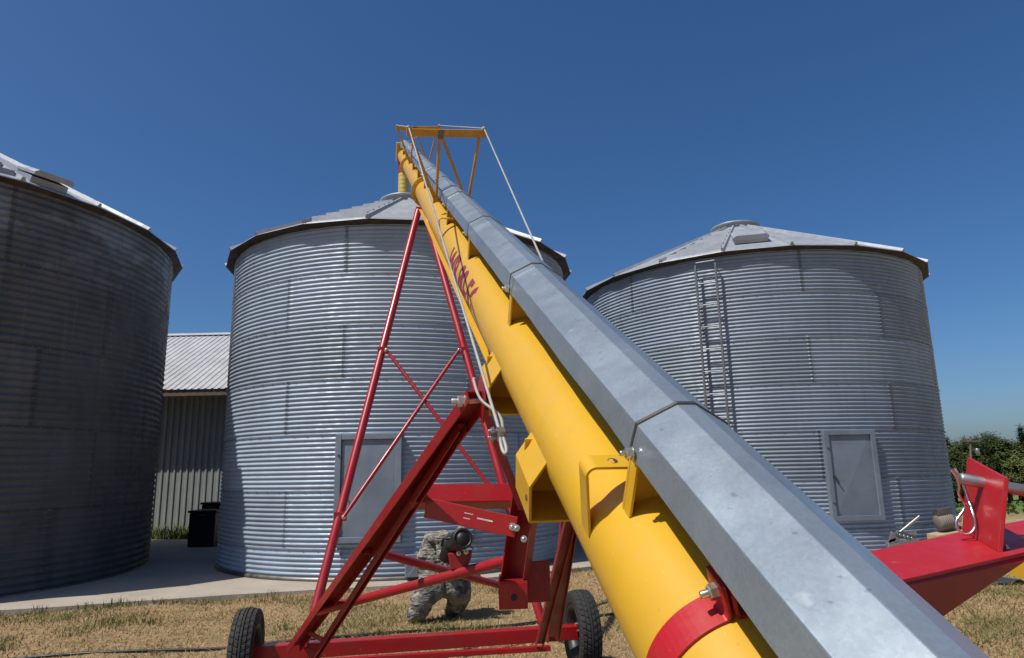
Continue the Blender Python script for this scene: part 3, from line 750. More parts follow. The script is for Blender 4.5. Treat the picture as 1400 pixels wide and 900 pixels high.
# undercarriage -------------------------------------------------
LW = np.array([-1.935, 5.2, .305]); RW = np.array([.49, 5.66, .305])
axd = nz(RW-LW); back = nz(np.cross((0, 0, 1), axd))     # back points away from the camera
mb = MB(); mb.box((LW+RW)/2+np.array([0, 0, .0]), axd, back, (0, 0, 1), np.linalg.norm(RW-LW)/2-.04, .05, .05)
axle = mb.build('axle', M['red'], aug, .005)
def make_wheel(c, inner):
    mb = MB(); W = .165; R0 = .305; n = 96; prof = []
    # rim
    mb.lathe([(.02, inner*.03), (.075, inner*.03), (.08, inner*.01), (.15, inner*.0), (.165, inner*.035), (.185, inner*.07), (.195, inner*.072), (.18, inner*.05), (.18, -inner*.06), (.195, -inner*.072), (.185, -inner*.07), (.17, -inner*.03), (.12, -inner*.02), (.05, -inner*.05), (.01, -inner*.05)], c, axd, 48)
    wh = mb.build('wheel', M['rim'], aug)
    mb = MB(); prof = [(.190, -.066), (.215, -.078), (.250, -.083), (.278, -.080), (.293, -.070)]
    tread = [(-.066, 0), (-.046, 0), (-.0455, 1), (-.038, 1), (-.0375, 0), (-.014, 0), (-.0135, 1), (-.007, 1), (-.0065, 0), (.0065, 0), (.007, 1), (.0135, 1), (.014, 0), (.0375, 0), (.038, 1), (.0455, 1), (.046, 0), (.066, 0)]
    nseg = 200; vs = []
    full = [(r, x, None) for r, x in prof]+[(None, x, g) for x, g in tread]+[(r, -x, None) for r, x in prof[::-1]]
    x_ = nz(np.array([0, 0, 1.])-axd*axd[2]); y_ = np.cross(axd, x_); m = len(full)
    for i in range(nseg):
        for r, x, g in full:
            t = 2*PI*i/nseg
            if g is None:
                rr = r
                if abs(x) >= .070 and r > .27: rr = r-(.006 if (i % 5) == 0 else 0)
            else:
                crown = .305-.010*(abs(x)/.066)**2
                sh = int(round(abs(x)*60)); blk = ((i+sh+(2 if x > 0 else 0)) % 5) == 0
                rr = crown-(.009 if g else 0)-(.007 if (blk and not g and abs(x) > .010) else 0)
            vs.append(np.array(c)+axd*x+rr*(x_*math.cos(t)+y_*math.sin(t)))
    mb.add(vs, [(i*m+j, i*m+j+1, ((i+1) % nseg)*m+j+1, ((i+1) % nseg)*m+j) for i in range(nseg) for j in range(m-1)])
    mb.build('tyre', M['rubber'], wh)
    mb = MB()
    for k in range(5):
        t = 2*PI*k/5; p = np.array(c)+.055*(x_*math.cos(t)+y_*math.sin(t))+axd*inner*.03; mb.tube([p, p+axd*inner*.02], .009, 6)
    mb.build('lug_nut', M['zinc'], wh)
make_wheel(LW, 1); make_wheel(RW, -1)

def lerp(p, q, t): return p+(q-p)*t
def at_py(p, q, y):
    """point of segment p-q that the photograph shows at height y"""
    lo, hi = 0., 1.
    def py(t):
        w = lerp(p, q, t)-CAM; return 450-F*(w@CM[1])/(w@CM[2])
    s0 = py(0) > y
    for _ in range(50):
        m = (lo+hi)/2
        if (py(m) > y) == s0: lo = m
        else: hi = m
    return lerp(p, q, lo)
# upper frame: two long pipes from the axle to the tube
LT, RT_ = AX(7.55, -.10, -.17), AX(7.55, -.025, -.19)
LB, RB = P(421, 872, 5.22), P(744, 862, 5.5)
pipes = []
for p, q in ((LB, LT), (RB, RT_)):
    mb = MB(); mb.tube([p, lerp(p, q, .01), lerp(p, q, .05), q], [.024, .030, .036, .036], 20); pipes.append(mb.build('upper_pipe', M['red'], aug))
    mb = MB(); d = nz(q-p); mb.box(p-d*.0, axd, d, np.cross(axd, d), .012, .07, .04); mb.build('lug', M['red'], axle, .003)
mb = MB(); mb.beam(AX(7.55, -.13, -.17), AX(7.55, .13, -.17), .06, .06, AD); mb.build('roller_bar', M['red'], aug, .004)
e1, e2, e3, e4 = at_py(LB, LT, 480), at_py(RB, RT_, 480), at_py(LB, LT, 706), at_py(RB, RT_, 690)
tow = np.array([0, -.045, 0])
e1, e2, e3, e4 = (e+tow for e in (e1+axd*.05, e2-axd*.05, e3+axd*.05, e4-axd*.04))
for p, q, k in ((e1, e4, 0), (e2, e3, 1)):
    mb = MB(); o_ = np.array([0, -.022*k, 0]); mb.tube([p+o_, lerp(p, q, .03)+o_, lerp(p, q, .06)+o_, lerp(p, q, .94)+o_, lerp(p, q, .97)+o_, q+o_], [.014, .014, .017, .017, .014, .014], 12); mb.build('cross_brace', M['red'], aug)
for e, s_ in ((e1, -1), (e2, 1), (e3, -1), (e4, 1)):
    mb = MB(); mb.box(e+axd*s_*.035+np.array([0, .014, 0]), axd, (0, 1, 0), (0, 0, 1), .05, .006, .035); mb.build('gusset', M['red'], aug, .003)
    mb = MB(); mb.hexbolt(e-np.array([0, .02, 0]), (0, -1, 0), .016, .04); mb.build('bolt', M['zinc'], aug)
# lower frame: channel arms from the axle to the second saddle
LA_t, RA_t = AX(2.22, -.205, -.150), AX(2.22, .205, -.150)
LA_b, RA_b = P(404, 884, 5.12), P(757, 872, 5.42)
def arm(p, q, s_):
    d = nz(q-p); side = nz(np.cross(d, np.array([0, 0, 1.]))); u = np.cross(side, d)
    mb = MB(); mb.channel(p-d*.06, q+d*.03, .088, .05, .006, side, u)
    ar = mb.build('lower_arm', M['red_dusty'], aug, .002)
    # second member: leaves the channel near its tip and drops below it toward the axle
    return ar, d, side, u
la_, ld, lsd, lu = arm(LA_b, LA_t, -1); ra_, rd, rsd, ru = arm(RA_b, RA_t, 1)
b0 = P(427, 905, 4.95); b1 = P(632, 585, at_py(LA_b, LA_t, 585)[1]-.02)
mb = MB(); dd = nz(b1-b0); s_2 = nz(np.cross(dd, lu)); mb.channel(b0, b1, .034, .04, .005, s_2, np.cross(s_2, dd)); mb.build('arm_stiffener', M['red_dusty'], aug, .002)
c0 = P(737, 884, 5.3); c1 = lerp(RA_b, RA_t, .86)-ru*.035-rsd*.02
mb = MB(); dd = nz(c1-c0); s_2 = nz(np.cross(dd, ru)); mb.channel(c0, c1, .055, .045, .005, s_2, np.cross(s_2, dd)); mb.build('arm_stiffener', M['red_dusty'], aug, .002)
for t, bb0, bb1 in ((.13, LA_b, LA_t),):
    p = lerp(bb0, bb1, t); q = lerp(b0, b1, t+.02); mb = MB(); mb.beam(p-lu*.02, q, .03, .006, lsd); mb.build('tie_plate', M['red_dusty'], aug)
for s_, tip, dvec in ((-1, LA_t, ld), (1, RA_t, rd)):
    mb = MB()
    c = AX(2.23, s_*.178, -.150)
    pl = [(-.075, -.055), (.055, -.055), (.085, 0), (.055, .07), (-.02, .075), (-.075, .03)]
    mb.prism([(x, y) for x, y in pl], c, c+AH*s_*.007, AD, AV); mb.build('tip_plate', M['red'], aug, .002)
    mb = MB(); mb.hexbolt(tip+AH*s_*.05, AH*s_, .021, .07); mb.tube([tip+AH*s_*.05, c-AH*s_*.02], .011, 10); mb.build('pivot_bolt', M['zinc'], aug)
# crossbar in front of the axle
mb = MB(); mb.beam(P(412, 906, 5.02), P(752, 886, 5.36), .05, .035); mb.build('crossbar', M['red'], aug, .003)
# cross members between the arms
k1, k2 = at_py(LA_b, LA_t, 680), None
tL = np.linalg.norm(k1-LA_b)/np.linalg.norm(LA_t-LA_b)
k2 = lerp(RA_b, RA_t, tL)
mb = MB(); mb.beam(k1+axd*.02, k2-axd*.02, .09, .085, lu); mb.build('crossbar', M['red'], aug, .004)
q1 = P(582, 694, k1[1]-.02); q2 = P(706, 721, k1[1]-.12)
mb = MB(); mb.beam(q1, q2, .010, .085, (0, 0, 1)); br = mb.build('crossbar', M['red'], aug, .002)
mb = MB(); dq = nz(q2-q1); nf = np.cross(dq, (0, 0, 1)); nf = nf if nf[1] < 0 else -nf; uq = np.cross(dq, nf); uq = uq if uq[2] > 0 else -uq
for row, (x0, x1) in enumerate([(.12, .16), (.18, .25), (.18, .235), (.12, .15)]):
    p = lerp(q1, q2, 0)+dq*((x0+x1)/2+.06)+nf*.0056+uq*(.014-.011*(row if row < 2 else row-1.0))
    mb.box(p, dq, nf, uq, (x1-x0)/2, .0006, .0013 if row != 1 else .003)
mb.build('decal', M['decal'], br)
for q in (lerp(q1, q2, .965), ):
    mb = MB(); mb.hexbolt(q+nf*.012, nf, .013, .028); mb.build('bolt', M['zinc'], br)
mb = MB(); mb.beam(P(660, 552, 2.46), P(713, 694, k1[1]-.16), .022, .03); mb.build('strut', M['red_dusty'], aug, .002)
dc = at_py(LA_b, LA_t, 632); mb = MB()
for k, (a_, b_, w_, h_) in enumerate([(-.03, .012, .010, .0025), (-.02, -.004, .006, .004), (0, -.004, .006, .004), (.018, -.002, .007, .003), (-.005, -.018, .026, .0022)]):
    mb.box(dc+lu*.0282+ld*a_+lsd*(b_-.02), ld, lsd, lu, w_, h_, .0006)
mb.build('decal', M['decal'], la_)
# hanging channel with drilled foot
h0 = P(722, 665, k1[1]-.10); h1 = P(701, 812, k1[1]-.02); dd = nz(h1-h0); fd = np.array([-.35, -.93, 0]); fd = nz(fd-dd*np.dot(fd, dd)); sdx = nz(np.cross(dd, fd))
if sdx[0] < 0: sdx = -sdx
mb = MB(); mb.channel(h0, h1, .105, .08, .006, sdx, -fd); hang = mb.build('hanging_channel', M['red_dusty'], aug, .002)
ft = P(703, 815, k1[1]-.10); mb = MB(); mb.box(ft, (1, .1, 0), (0, 0, 1), (0, 1, 0), .057, .052, .004); foot = mb.build('foot_plate', M['red'], hang, .003)
mb = MB(); mb.box(ft+np.array([0, .055, .054]), (1, .1, 0), (0, 0, 1), (0, 1, 0), .057, .004, .055); mb.box(ft+np.array([-.06, .05, .01]), (1, .1, 0), (0, 0, 1), (0, 1, 0), .004, .062, .06); mb.build('foot_side', M['red'], hang, .002)
mb = MB(); mb.lathe([(.001, .0), (.012, .0), (.015, -.0012)], ft+np.array([-.002, -.0055, -.004]), (0, -1, 0), 14); mb.build('hole', M['black'], foot)
ft2 = P(735, 795, k1[1]+.02); mb = MB(); mb.box(ft2, (1, .1, 0), (0, 0, 1), (0, 1, 0), .055, .085, .004); f2 = mb.build('side_plate', M['red_dusty'], hang, .003)
mb = MB(); mb.lathe([(.001, .0), (.016, .0), (.019, -.0012)], ft2+np.array([-.012, -.0055, .02]), (0, -1, 0), 14); mb.build('plug', M['red_bright'], f2)
for px, py_ in ((712, 690), (706, 722), (716, 737)):
    mb = MB(); mb.hexbolt(P(px, py_, k1[1]-.17), (-.3, -1, .1), .011, .020); mb.build('bolt', M['zinc'], hang)
# X of pipes in the lower frame, saddle with the black shield on it
x1a = at_py(LA_b, LA_t, 835)+lsd*.02; x1b = lerp(RA_b, RA_t, .62); x2a = at_py(LA_b, LA_t, 752)+lsd*.02; x2b = P(758, 822, 5.0)
x1b = P(712, 761, x1b[1])
xc = lerp(x1a, x1b, .68)
for p, q, k in ((x1a, x1b, 0), (x2a, x2b, 1)):
    mb = MB(); o_ = np.array([0, .05*k, -.0*k]); mb.tube([p+o_, q+o_], .026 if k == 0 else .022, 14); mb.build('frame_pipe', M['red'], aug)
Yc = float(P(626, 786, lerp(x1a, x1b, .68)[1])[1])
def bk(px, py, dy=0): return P(px, py, Yc+dy)
mb = MB(); pp = [bk(*t, -.05) for t in [(612, 757), (645, 754), (643, 766), (638, 778), (616, 779)]]; m = len(pp); p2 = [p+np.array([0, .08, 0]) for p in pp]
mb.add(pp+p2, [tuple(range(m)), tuple(range(2*m-1, m-1, -1))]+[(k, k+m, (k+1) % m+m, (k+1) % m) for k in range(m)])
sdl = mb.build('shaft_saddle', M['red_dusty'], aug, .004, fix=True)
for q in ((627, 757), (637, 755)):
    mb = MB(); mb.hexbolt(bk(*q, -.058), (0, -1, 0), .010, .03); mb.build('bolt', M['zinc'], sdl)
mb = MB(); ce = bk(633, 736, -.16); cs_ = bk(619, 745, .06); dv = nz(ce-cs_); Lc = np.linalg.norm(ce-cs_)
mb.lathe([(.001, Lc), (.03, Lc), (.032, Lc-.006), (.040, Lc-.006), (.042, Lc), (.050, Lc), (.054, Lc-.008), (.054, Lc-.05), (.050, Lc-.055), (.050, 0), (.04, -.03), (.001, -.03)], cs_, dv, 28)
sh = mb.build('shaft_shield', M['black'], aug)
mb = MB(); mb.tube([bk(621, 742, .05), bk(613, 753, .07), bk(608, 765, .09)], [.05, .042, .034], 16); mb.build('shield_cone', M['black'], sh)
mb = MB(); mb.tube([bk(604, 746, .0), bk(606, 737, -.03), bk(614, 736, -.06), bk(622, 738, -.06)], .008, 8); mb.build('shield_handle', M['black'], sh)

# truss bridges and cables over the hood
def bridge(a, thick, du, top, tilt):
    def T(u): return top+tilt*u
    mb = MB(); mb.beam(AX(a, -.29+du, T(-.29)), AX(a, .29+du, T(.29)), .05, thick, AV); bb = mb.build('truss_bridge', M['amber'], aug, .003)
    for p, q in (((-.05, T(0)-.02), (-.118, .20)), ((-.035, T(0)-.02), (.115, .20)), ((.245, T(.25)-.02), (.122, .20)), ((-.26, T(-.25)-.02), (-.122, .20))):
        mb = MB(); mb.tube([AX(a, p[0]+du, p[1]), AX(a, *q)], .0115, 8); mb.build('truss_post', M['amber'], bb)
    for s_ in (-1, 1):
        mb = MB(); mb.lathe([(.001, .03), (.016, .03), (.016, -.03), (.001, -.03)], AX(a, s_*.275+du, T(s_*.275)+.035), AD, 10); mb.build('cable_guide', M['cable'], bb)
    mb = MB(); mb.box(AX(a-.026, -.043+du, T(0)-.01), AH, AV, AD, .022, .03, .002); mb.build('post_plate', M['dark_steel'], bb)
bridge(5.2, .055, -.065, .70, .06); bridge(9.4, .05, -.03, .655, .08)
anchor = AX(1.62, -.190, -.115)
kn = AX(1.83, -.186, -.090)
for s_ in (-1, 1):
    mb = MB(); mb.tube([AX(1.83, s_*.186, -.09), AX(5.2, s_*.275-.065, .738+s_*.016), AX(9.4, s_*.275-.03, .69+s_*.02), AX(14.5, s_*.07, .30)], .0054, 8); mb.build('truss_cable', M['cable'], aug)
# second strand from the arm tip, rope clip and eye
mb = MB(); st = LA_t+AV*.07+np.array([0, .02, .0]); 
pts = [st+AD*.04, st-AH*.012+AV*.012, lerp(st, kn, .35)-AH*.012, lerp(st, kn, .7)+AH*.022+AV*.005, kn+AH*.008]
def smooth_path(pts, k=6):
    out = []; pts = [np.array(p) for p in pts]; n = len(pts)
    for i in range(n-1):
        p0, p1, p2, p3 = pts[max(i-1, 0)], pts[i], pts[i+1], pts[min(i+2, n-1)]
        for j in range(k):
            t = j/k; out.append(.5*((2*p1)+(-p0+p2)*t+(2*p0-5*p1+4*p2-p3)*t*t+(-p0+3*p1-3*p2+p3)*t**3))
    out.append(pts[-1]); return out
mb.tube(smooth_path(pts), .005, 8); mb.build('cable_tail', M['cable'], aug)
mb = MB(); eye = [kn, kn-AD*.035-AH*.005-AV*.008, kn-AD*.07-AH*.004-AV*.018, kn-AD*.085+AH*.002-AV*.022, kn-AD*.065+AH*.007-AV*.014, kn+AH*.005]
mb.tube(smooth_path(eye), .0055, 8); mb.build('cable_eye', M['cable'], aug)
mb = MB(); mb.box(kn, AH, AV, AD, .012, .016, .016); mb.tube([kn-AH*.035+AV*.01, kn+AH*.01+AV*.01], .006, 8); mb.tube([kn-AH*.035-AV*.012, kn+AH*.01-AV*.012], .006, 8)
mb.hexbolt(kn-AH*.026+AV*.01, -AH, .011, .024); mb.hexbolt(kn-AH*.026-AV*.012, -AH, .011, .024); mb.build('cable_clip', M['steel'], aug)

# head and spout
hc = AX(14.62); mb = MB(); mb.box(AX(14.72, 0, .07), AH, AD, AV, .16, .16, .19); mb.build('head_box', M['amber'], aug, .01)
sp = np.array([AX(14.7)[0], AX(14.7)[1], 0]); zc = B2[2]+1.46+.16
mb = MB(); mb.lathe([(.115, zc+.55), (.115, 8.0)], sp, (0, 0, 1), 24); mb.build('spout_neck', M['maroon'], aug)
mb = MB(); pr = []; z_ = zc+.02
while z_ < zc+.56: pr += [(.108, z_), (.112, z_+.012), (.108, z_+.03), (.108, z_+.085)]; z_ += .09
mb.lathe(pr, sp, (0, 0, 1), 24); mb.build('spout', M['yellow_dull'], aug)

# ------------------------------------------------------------------ red hitch arm with pin, right of the hood
HY = 1.62
root = empty('hitch_arm', P(1330, 760, HY)*np.array([1, 1, 0]), 'red steel bracket arm with a grey pin and hairpin clip, right of the hood', 'hitch')
def quadplate(name, corners, thick, mat, parent, bevel=.0015):
    """flat plate through corner points, extruded by vector thick"""
    mb = MB(); c = [np.array(p) for p in corners]; m = len(c); d = np.array(thick); vs = c+[p+d for p in c]
    mb.add(vs, [tuple(range(m)), tuple(range(2*m-1, m-1, -1))]+[(k, k+m, (k+1) % m+m, (k+1) % m) for k in range(m)])
    return mb.build(name, mat, parent, bevel, fix=True)
# top flange lies on a gently tilted plane through three picture points
n0, n1_, f0 = P(1249, 789, 1.40), P(1400, 755, 1.56), P(1205, 753, 1.62)
pn = nz(np.cross(n1_-n0, f0-n0)); pn = pn if pn[2] > 0 else -pn
def onpl(x, y):
    d = ray(x, y); t = np.dot(pn, n0-CAM)/np.dot(pn, d); return d*t+CAM
nl = n0+(n0-n1_)*1.1; nr_ = n0+(n1_-n0)*3.2; fl_ = onpl(1205, 753)+(n0-n1_)*1.0; fr_ = onpl(1311, 728)
fr2 = onpl(1311, 728)+(n1_-n0)*2.4
quadplate('flange', [nl, nr_, fr2, fr_, fl_], -pn*.008, M['red_bright'], root)
# web under the near edge, deep at the hood and running out to the right
wd = np.array([.0, .05, -1.0])
w0 = nl+wd*.20+np.array([0, .004, -.009]); w1 = n0+(n1_-n0)*.35+wd*.13; w2 = n0+(n1_-n0)*1.0+wd*.02
quadplate('web', [nl+np.array([0, .006, -.0085]), nr_+np.array([0, .006, -.0085]), nr_+wd*.03, w2, P(1303, 834, 1.46), w0], np.array([0.003, .008, 0]), M['red'], root)
# clevis plates and pin
pl_c = [onpl(1364, 755)+np.array([0, 0, .0]), onpl(1315, 727)]
Yn, Yf = pl_c[0][1], pl_c[1][1]
cor = [pl_c[0], P(1373, 653, Yn), P(1322, 625, Yf), pl_c[1]]
pnrm = nz(np.cross(cor[1]-cor[0], cor[3]-cor[0])); pnrm = pnrm if pnrm[0] > 0 else -pnrm
quadplate('clevis_plate', cor, pnrm*.010, M['red_bright'], root, .0015)
quadplate('clevis_plate', [c_+pnrm*.19 for c_ in cor], pnrm*.010, M['red_bright'], root, .0015)
mid = P(1348, 661, (Yn+Yf)/2); p0_ = P(1310, 669, HY-.02); pdir = nz(pnrm+np.array([0, .12, .03]))
p0_ = mid-pdir*.055
mb = MB(); mb.lathe([(.001, -.004), (.0115, -.004), (.0138, 0), (.0138, .36), (.001, .36)], p0_, pdir, 28); pin = mb.build('pin', M['steel'], root)
mb = MB(); mb.lathe([(.0142, 0), (.0185, .001), (.0185, .003), (.0142, .004)], mid-pnrm*.0035, pnrm, 24); mb.build('hole_rim', M['dark_steel'], root)
Yp = float(p0_[1])
def hp(x, y, dy=0): return P(x, y, Yp+dy)
mb = MB(); cl = [hp(1300, 642, -.02), hp(1307, 651, -.018), hp(1311, 664, -.016), hp(1311, 676, -.012), hp(1319, 689, 0), hp(1316, 700, .0), hp(1308, 711, 0), hp(1308, 721, -.002), hp(1317, 730, -.004), hp(1327, 729, -.006), hp(1333, 720, -.006), hp(1331, 706, -.004), hp(1326, 690, .010), hp(1321, 675, .022), hp(1314, 655, .025), hp(1305, 640, .025)]
mb.tube(smooth_path(cl, 5), .0034, 10); mb.build('hairpin_clip', M['chrome'], root)
mb = MB(); mb.hexbolt(onpl(1376, 751)+pn*.004, pn, .006, .012); mb.build('bolt', M['zinc'], root)
# yellow hopper tube end beyond the arm
hr = empty('hopper_tube', P(1400, 770, 2.1)*np.array([1, 1, 0]), 'yellow tube end with a red band under the red bracket arm', 'tube')
p, q = P(1391, 771, 2.25), P(1600, 690, 2.6)
mb = MB(); mb.tube([p, q], .045, 28); mb.build('tube', M['yellow'], hr)
mb = MB(); d = nz(q-p); mb.lathe([(.047, .03), (.052, .03), (.052, .055), (.047, .055)], p+d*.02, d, 28); mb.build('band', M['red'], hr)

# ------------------------------------------------------------------ person bending over behind the frame
def make_person():
    g = G(592, 849); bx, by, bz = g
    s_ = by/F     # metres per picture unit at the person's distance
    def q(px, py, dy=0.0): return np.array([bx+(px-592)*s_, by+dy, bz+(849-py)*s_*1.02])
    J = {}; V = []; E = []; Rr = []
    def vtx(name, p, r): J[name] = len(V); V.append(tuple(p)); Rr.append(r)
    vtx('pelvis', q(594, 786, .06), (.20, .18)); vtx('waist', q(592, 769, .06), (.185, .165)); vtx('chest', q(594, 753, .04), (.175, .155)); vtx('shoulder', q(604, 746, .02), (.15, .13))
    vtx('neck', q(617, 748, .01), (.075, .075)); vtx('head', q(627, 753, 0), (.095, .10)); vtx('chin', q(634, 762, 0), (.07, .075))
    vtx('seat', q(604, 811, .04), (.21, .17)); vtx('hipL', q(588, 806, -.08), (.16, .15)); vtx('kneeL', q(580, 820, -.15), (.14, .14)); vtx('calfL', q(576, 834, -.14), (.13, .125)); vtx('ankleL', q(572, 846, -.12), (.11, .105)); vtx('toeL', q(575, 849, -.16), (.05, .05))
    vtx('hipR', q(615, 806, .08), (.20, .19)); vtx('kneeR', q(629, 812, .0), (.165, .17)); vtx('calfR', q(624, 832, .10), (.14, .13)); vtx('ankleR', q(612, 843, .20), (.085, .085)); vtx('toeR', q(620, 848, .18), (.042, .045))
    for a, b in (('pelvis', 'waist'), ('waist', 'chest'), ('chest', 'shoulder'), ('shoulder', 'neck'), ('neck', 'head'), ('head', 'chin'), ('pelvis', 'seat'), ('seat', 'hipL'), ('hipL', 'kneeL'), ('kneeL', 'calfL'), ('calfL', 'ankleL'), ('ankleL', 'toeL'), ('seat', 'hipR'), ('hipR', 'kneeR'), ('kneeR', 'calfR'), ('calfR', 'ankleR'), ('ankleR', 'toeR')): E.append((J[a], J[b]))
    for sd_, dy in (('L', -.17), ('R', .17)):
        vtx('sh'+sd_, q(607, 751, dy*.95), (.085, .085)); vtx('el'+sd_, q(611, 779, dy*1.05), (.068, .068)); vtx('wr'+sd_, q(632, 788, dy*.65), (.045, .045)); vtx('ha'+sd_, q(640, 793, dy*.5), (.042, .026))
        for a, b in (('shoulder', 'sh'), ('sh', 'el'), ('el', 'wr'), ('wr', 'ha')):
            E.append((J[a+(sd_ if a != 'shoulder' else '')], J[b+sd_]))
        hb = np.array(V[J['ha'+sd_]])
        for k in range(5):
            if k < 4:
                f1 = hb+np.array([.045, (k-1.5)*.021, -.012]); ln = (.036, .042, .039, .030)[k]; f2 = f1+np.array([ln, 0, -.018]); f3 = f2+np.array([ln*.45, 0, -.026])
            else:
                f1 = hb+np.array([.008, (-.036 if dy < 0 else .036)*-1, -.004]); f2 = f1+np.array([.03, (.016 if dy < 0 else -.016), -.012]); f3 = f2+np.array([.022, .004, -.014])
            prev = J['ha'+sd_]
            for i, ff in enumerate((f1, f2, f3)):
                vtx(f'f{sd_}{k}{i}', ff, (.0105-.001*i,)*2); E.append((prev, len(V)-1)); prev = len(V)-1
    me = bpy.data.meshes.new('person'); me.from_pydata(V, E, []); me.update()
    o_ = bpy.data.objects.new('person_tmp', me); COL.objects.link(o_)
    md = o_.modifiers.new('skin', 'SKIN')
    for i, r in enumerate(Rr): me.skin_vertices[0].data[i].radius = r; me.skin_vertices[0].data[i].use_root = (i == 0)
    sb = o_.modifiers.new('sub', 'SUBSURF'); sb.levels = 2; sb.render_levels = 2
    dg = bpy.context.evaluated_depsgraph_get(); me2 = bpy.data.meshes.new_from_object(o_.evaluated_get(dg)); bpy.data.objects.remove(o_)
    # cloth folds
    for v in me2.vertices:
        p = v.co; n_ = v.normal; v.co = p+n_*(.022*mnoise.noise(p*9)+.012*mnoise.noise(p*22))
    names = {i: k for k, i in J.items()}; A_ = np.array(V)
    for m_ in (M['camo'], M['skin'], M['boot']): me2.materials.append(m_)
    for pg in me2.polygons:
        c = np.array(pg.center); nm = names[int(np.argmin(np.sum((A_-c)**2, 1)))]
        pg.material_index = 1 if (nm.startswith('f') or nm[:2] in ('ha', 'ch') and nm != 'chest') else 2 if nm.startswith('toeR') else 0
        pg.use_smooth = True
    off = np.array([bx, by, bz])
    for v in me2.vertices: v.co = np.array(v.co)-off
    me2.name = 'person'; ob = bpy.data.objects.new('person', me2); COL.objects.link(ob); ob.location = off
    tag(ob, 'person in grey camouflage clothes crouching behind the red frame', 'person')
    # field cap, face pieces
    hd = np.array(V[J['head']]); fdv = nz(np.array(V[J['chin']])-np.array(V[J['neck']]))
    upv = nz(np.cross(fdv, (0, 1, 0))); upv = upv if upv[2] > 0 else -upv
    mb = MB(); mb.lathe([(.112, -.01), (.115, .04), (.108, .085), (.08, .11), (.001, .118)], hd+upv*.02, upv, 24)
    mb.prism([(-.075, 0), (-.05, .06), (0, .085), (.05, .06), (.075, 0)], hd+fdv*.09+upv*.025, hd+fdv*.09+upv*.032, (0, 1, 0), fdv)
    mb.build('cap', M['camo'], ob)
    mb = MB(); ch = hd+fdv*.098-upv*.02; mb.tube([ch+upv*.012, ch-upv*.028+fdv*.012], [.009, .016], 8); mb.build('nose', M['skin'], ob)
    for s2 in (-1, 1):
        mb = MB(); mb.lathe([(.001, .006), (.010, .004), (.013, 0), (.001, -.002)], ch+upv*.012+np.array([0, s2*.034, 0])-fdv*.006, fdv, 12); mb.build('eye', M['black'], ob)
        mb = MB(); mb.lathe([(.001, .012), (.018, .010), (.026, 0), (.001, -.006)], hd+np.array([0, s2*.097, 0])-upv*.02, (0, s2, 0), 12); mb.build('ear', M['skin'], ob)
make_person()

# ------------------------------------------------------------------ black steel boxes by the barn
def black_box(px0, px1, pyt, pyb, Yd, label, depth):
    b0 = P((px0+px1)/2, pyb, Yd); w = (px1-px0)/F*Yd; z0 = float(ground_z(b0[0], b0[1]))+.05; z1 = P((px0+px1)/2, pyt, Yd)[2]
    r = empty('steel_box', (b0[0], Yd+depth/2, z0), label, 'box')
    mb = MB(); mb.abox(b0[0]-w/2, b0[0]+w/2, Yd, Yd+depth, z0, z1-.05); mb.build('body', M['blackbox'], r, .02)
    mb = MB(); mb.abox(b0[0]-w/2-.025, b0[0]+w/2+.025, Yd-.025, Yd+depth+.025, z1-.049, z1); mb.build('lid', M['blackbox'], r, .012)
    mb = MB(); mb.abox(b0[0]-w/2+.06, b0[0]+w/2-.06, Yd-.012, Yd-.001, z0+.12, z1-.16); mb.build('panel', M['blackbox'], r, .008)
    mb = MB(); mb.tube([(b0[0]-.08, Yd-.001, z1-.10), (b0[0]-.08, Yd-.04, z1-.10), (b0[0]+.08, Yd-.04, z1-.10), (b0[0]+.08, Yd-.001, z1-.10)], .008, 6); mb.build('handle', M['dark_steel'], r)
black_box(256, 291, 698, 749, 15.2, 'larger black steel box standing nearest against the middle bin', .6)
black_box(273, 302, 687, 735, 16.2, 'smaller black steel box behind the nearer black box', .5)

# ------------------------------------------------------------------ clutter by the right bin
gz = P(1228, 742, 11.3); gz[2] = 0
r = empty('machine_frame', gz, 'grey metal machine frame with a raised lever beside the right bin', 'machinery')
def mp(px, py, dy=0): return P(px, py, gz[1]+dy)
mb = MB(); mb.beam(mp(1212, 741), mp(1252, 728), .05, .05); mb.beam(mp(1214, 748, -.2), mp(1256, 738, -.2), .05, .05); mb.beam(mp(1214, 745, -.2), mp(1212, 741, 0), .05, .05); mb.build('base_frame', M['steel'], r, .006)
mb = MB(); mb.tube([mp(1224, 733), mp(1257, 706)], .022, 10); mb.build('lever', M['steel'], r)
mb = MB(); mb.beam(mp(1227, 730, -.05), mp(1252, 737, -.05), .03, .09); mb.build('side_bar', M['dark_steel'], r, .006)
mb = MB()
for k in range(4):
    c = lerp(mp(1229, 731, -.07), mp(1250, 737, -.07), (k+.5)/4); mb.lathe([(.001, .004), (.022, .004), (.025, 0)], c, (0, -1, 0), 10)
tag(mb.build('cut_out', M['steel'], r), kind='stuff')
mb = MB(); mb.beam(mp(1217, 746), mp(1222, 728), .10, .05, (0, 1, 0)); mb.build('upright', M['steel'], r, .006)
g = P(1290, 736, 11.75); g[2] = 0
r = empty('electric_motor', g, 'dusty electric motor with a pulley on a wooden block beside the right bin', 'motor')
def mq(px, py, dy=0): return P(px, py, g[1]+dy)
mb = MB(); c0_, c1_ = mq(1281, 715), mq(1302, 711); d = nz(c1_-c0_); L_ = np.linalg.norm(c1_-c0_)
prof = [(.001, 0), (.10, 0), (.125, .02)]
for k in range(6): prof += [(.125, .03+k*.035), (.135, .035+k*.035), (.135, .05+k*.035), (.125, .055+k*.035)]
prof += [(.12, L_), (.05, L_+.02), (.001, L_+.02)]
mb.lathe(prof, c0_, d, 24); mo = mb.build('housing', M['motor'], r)
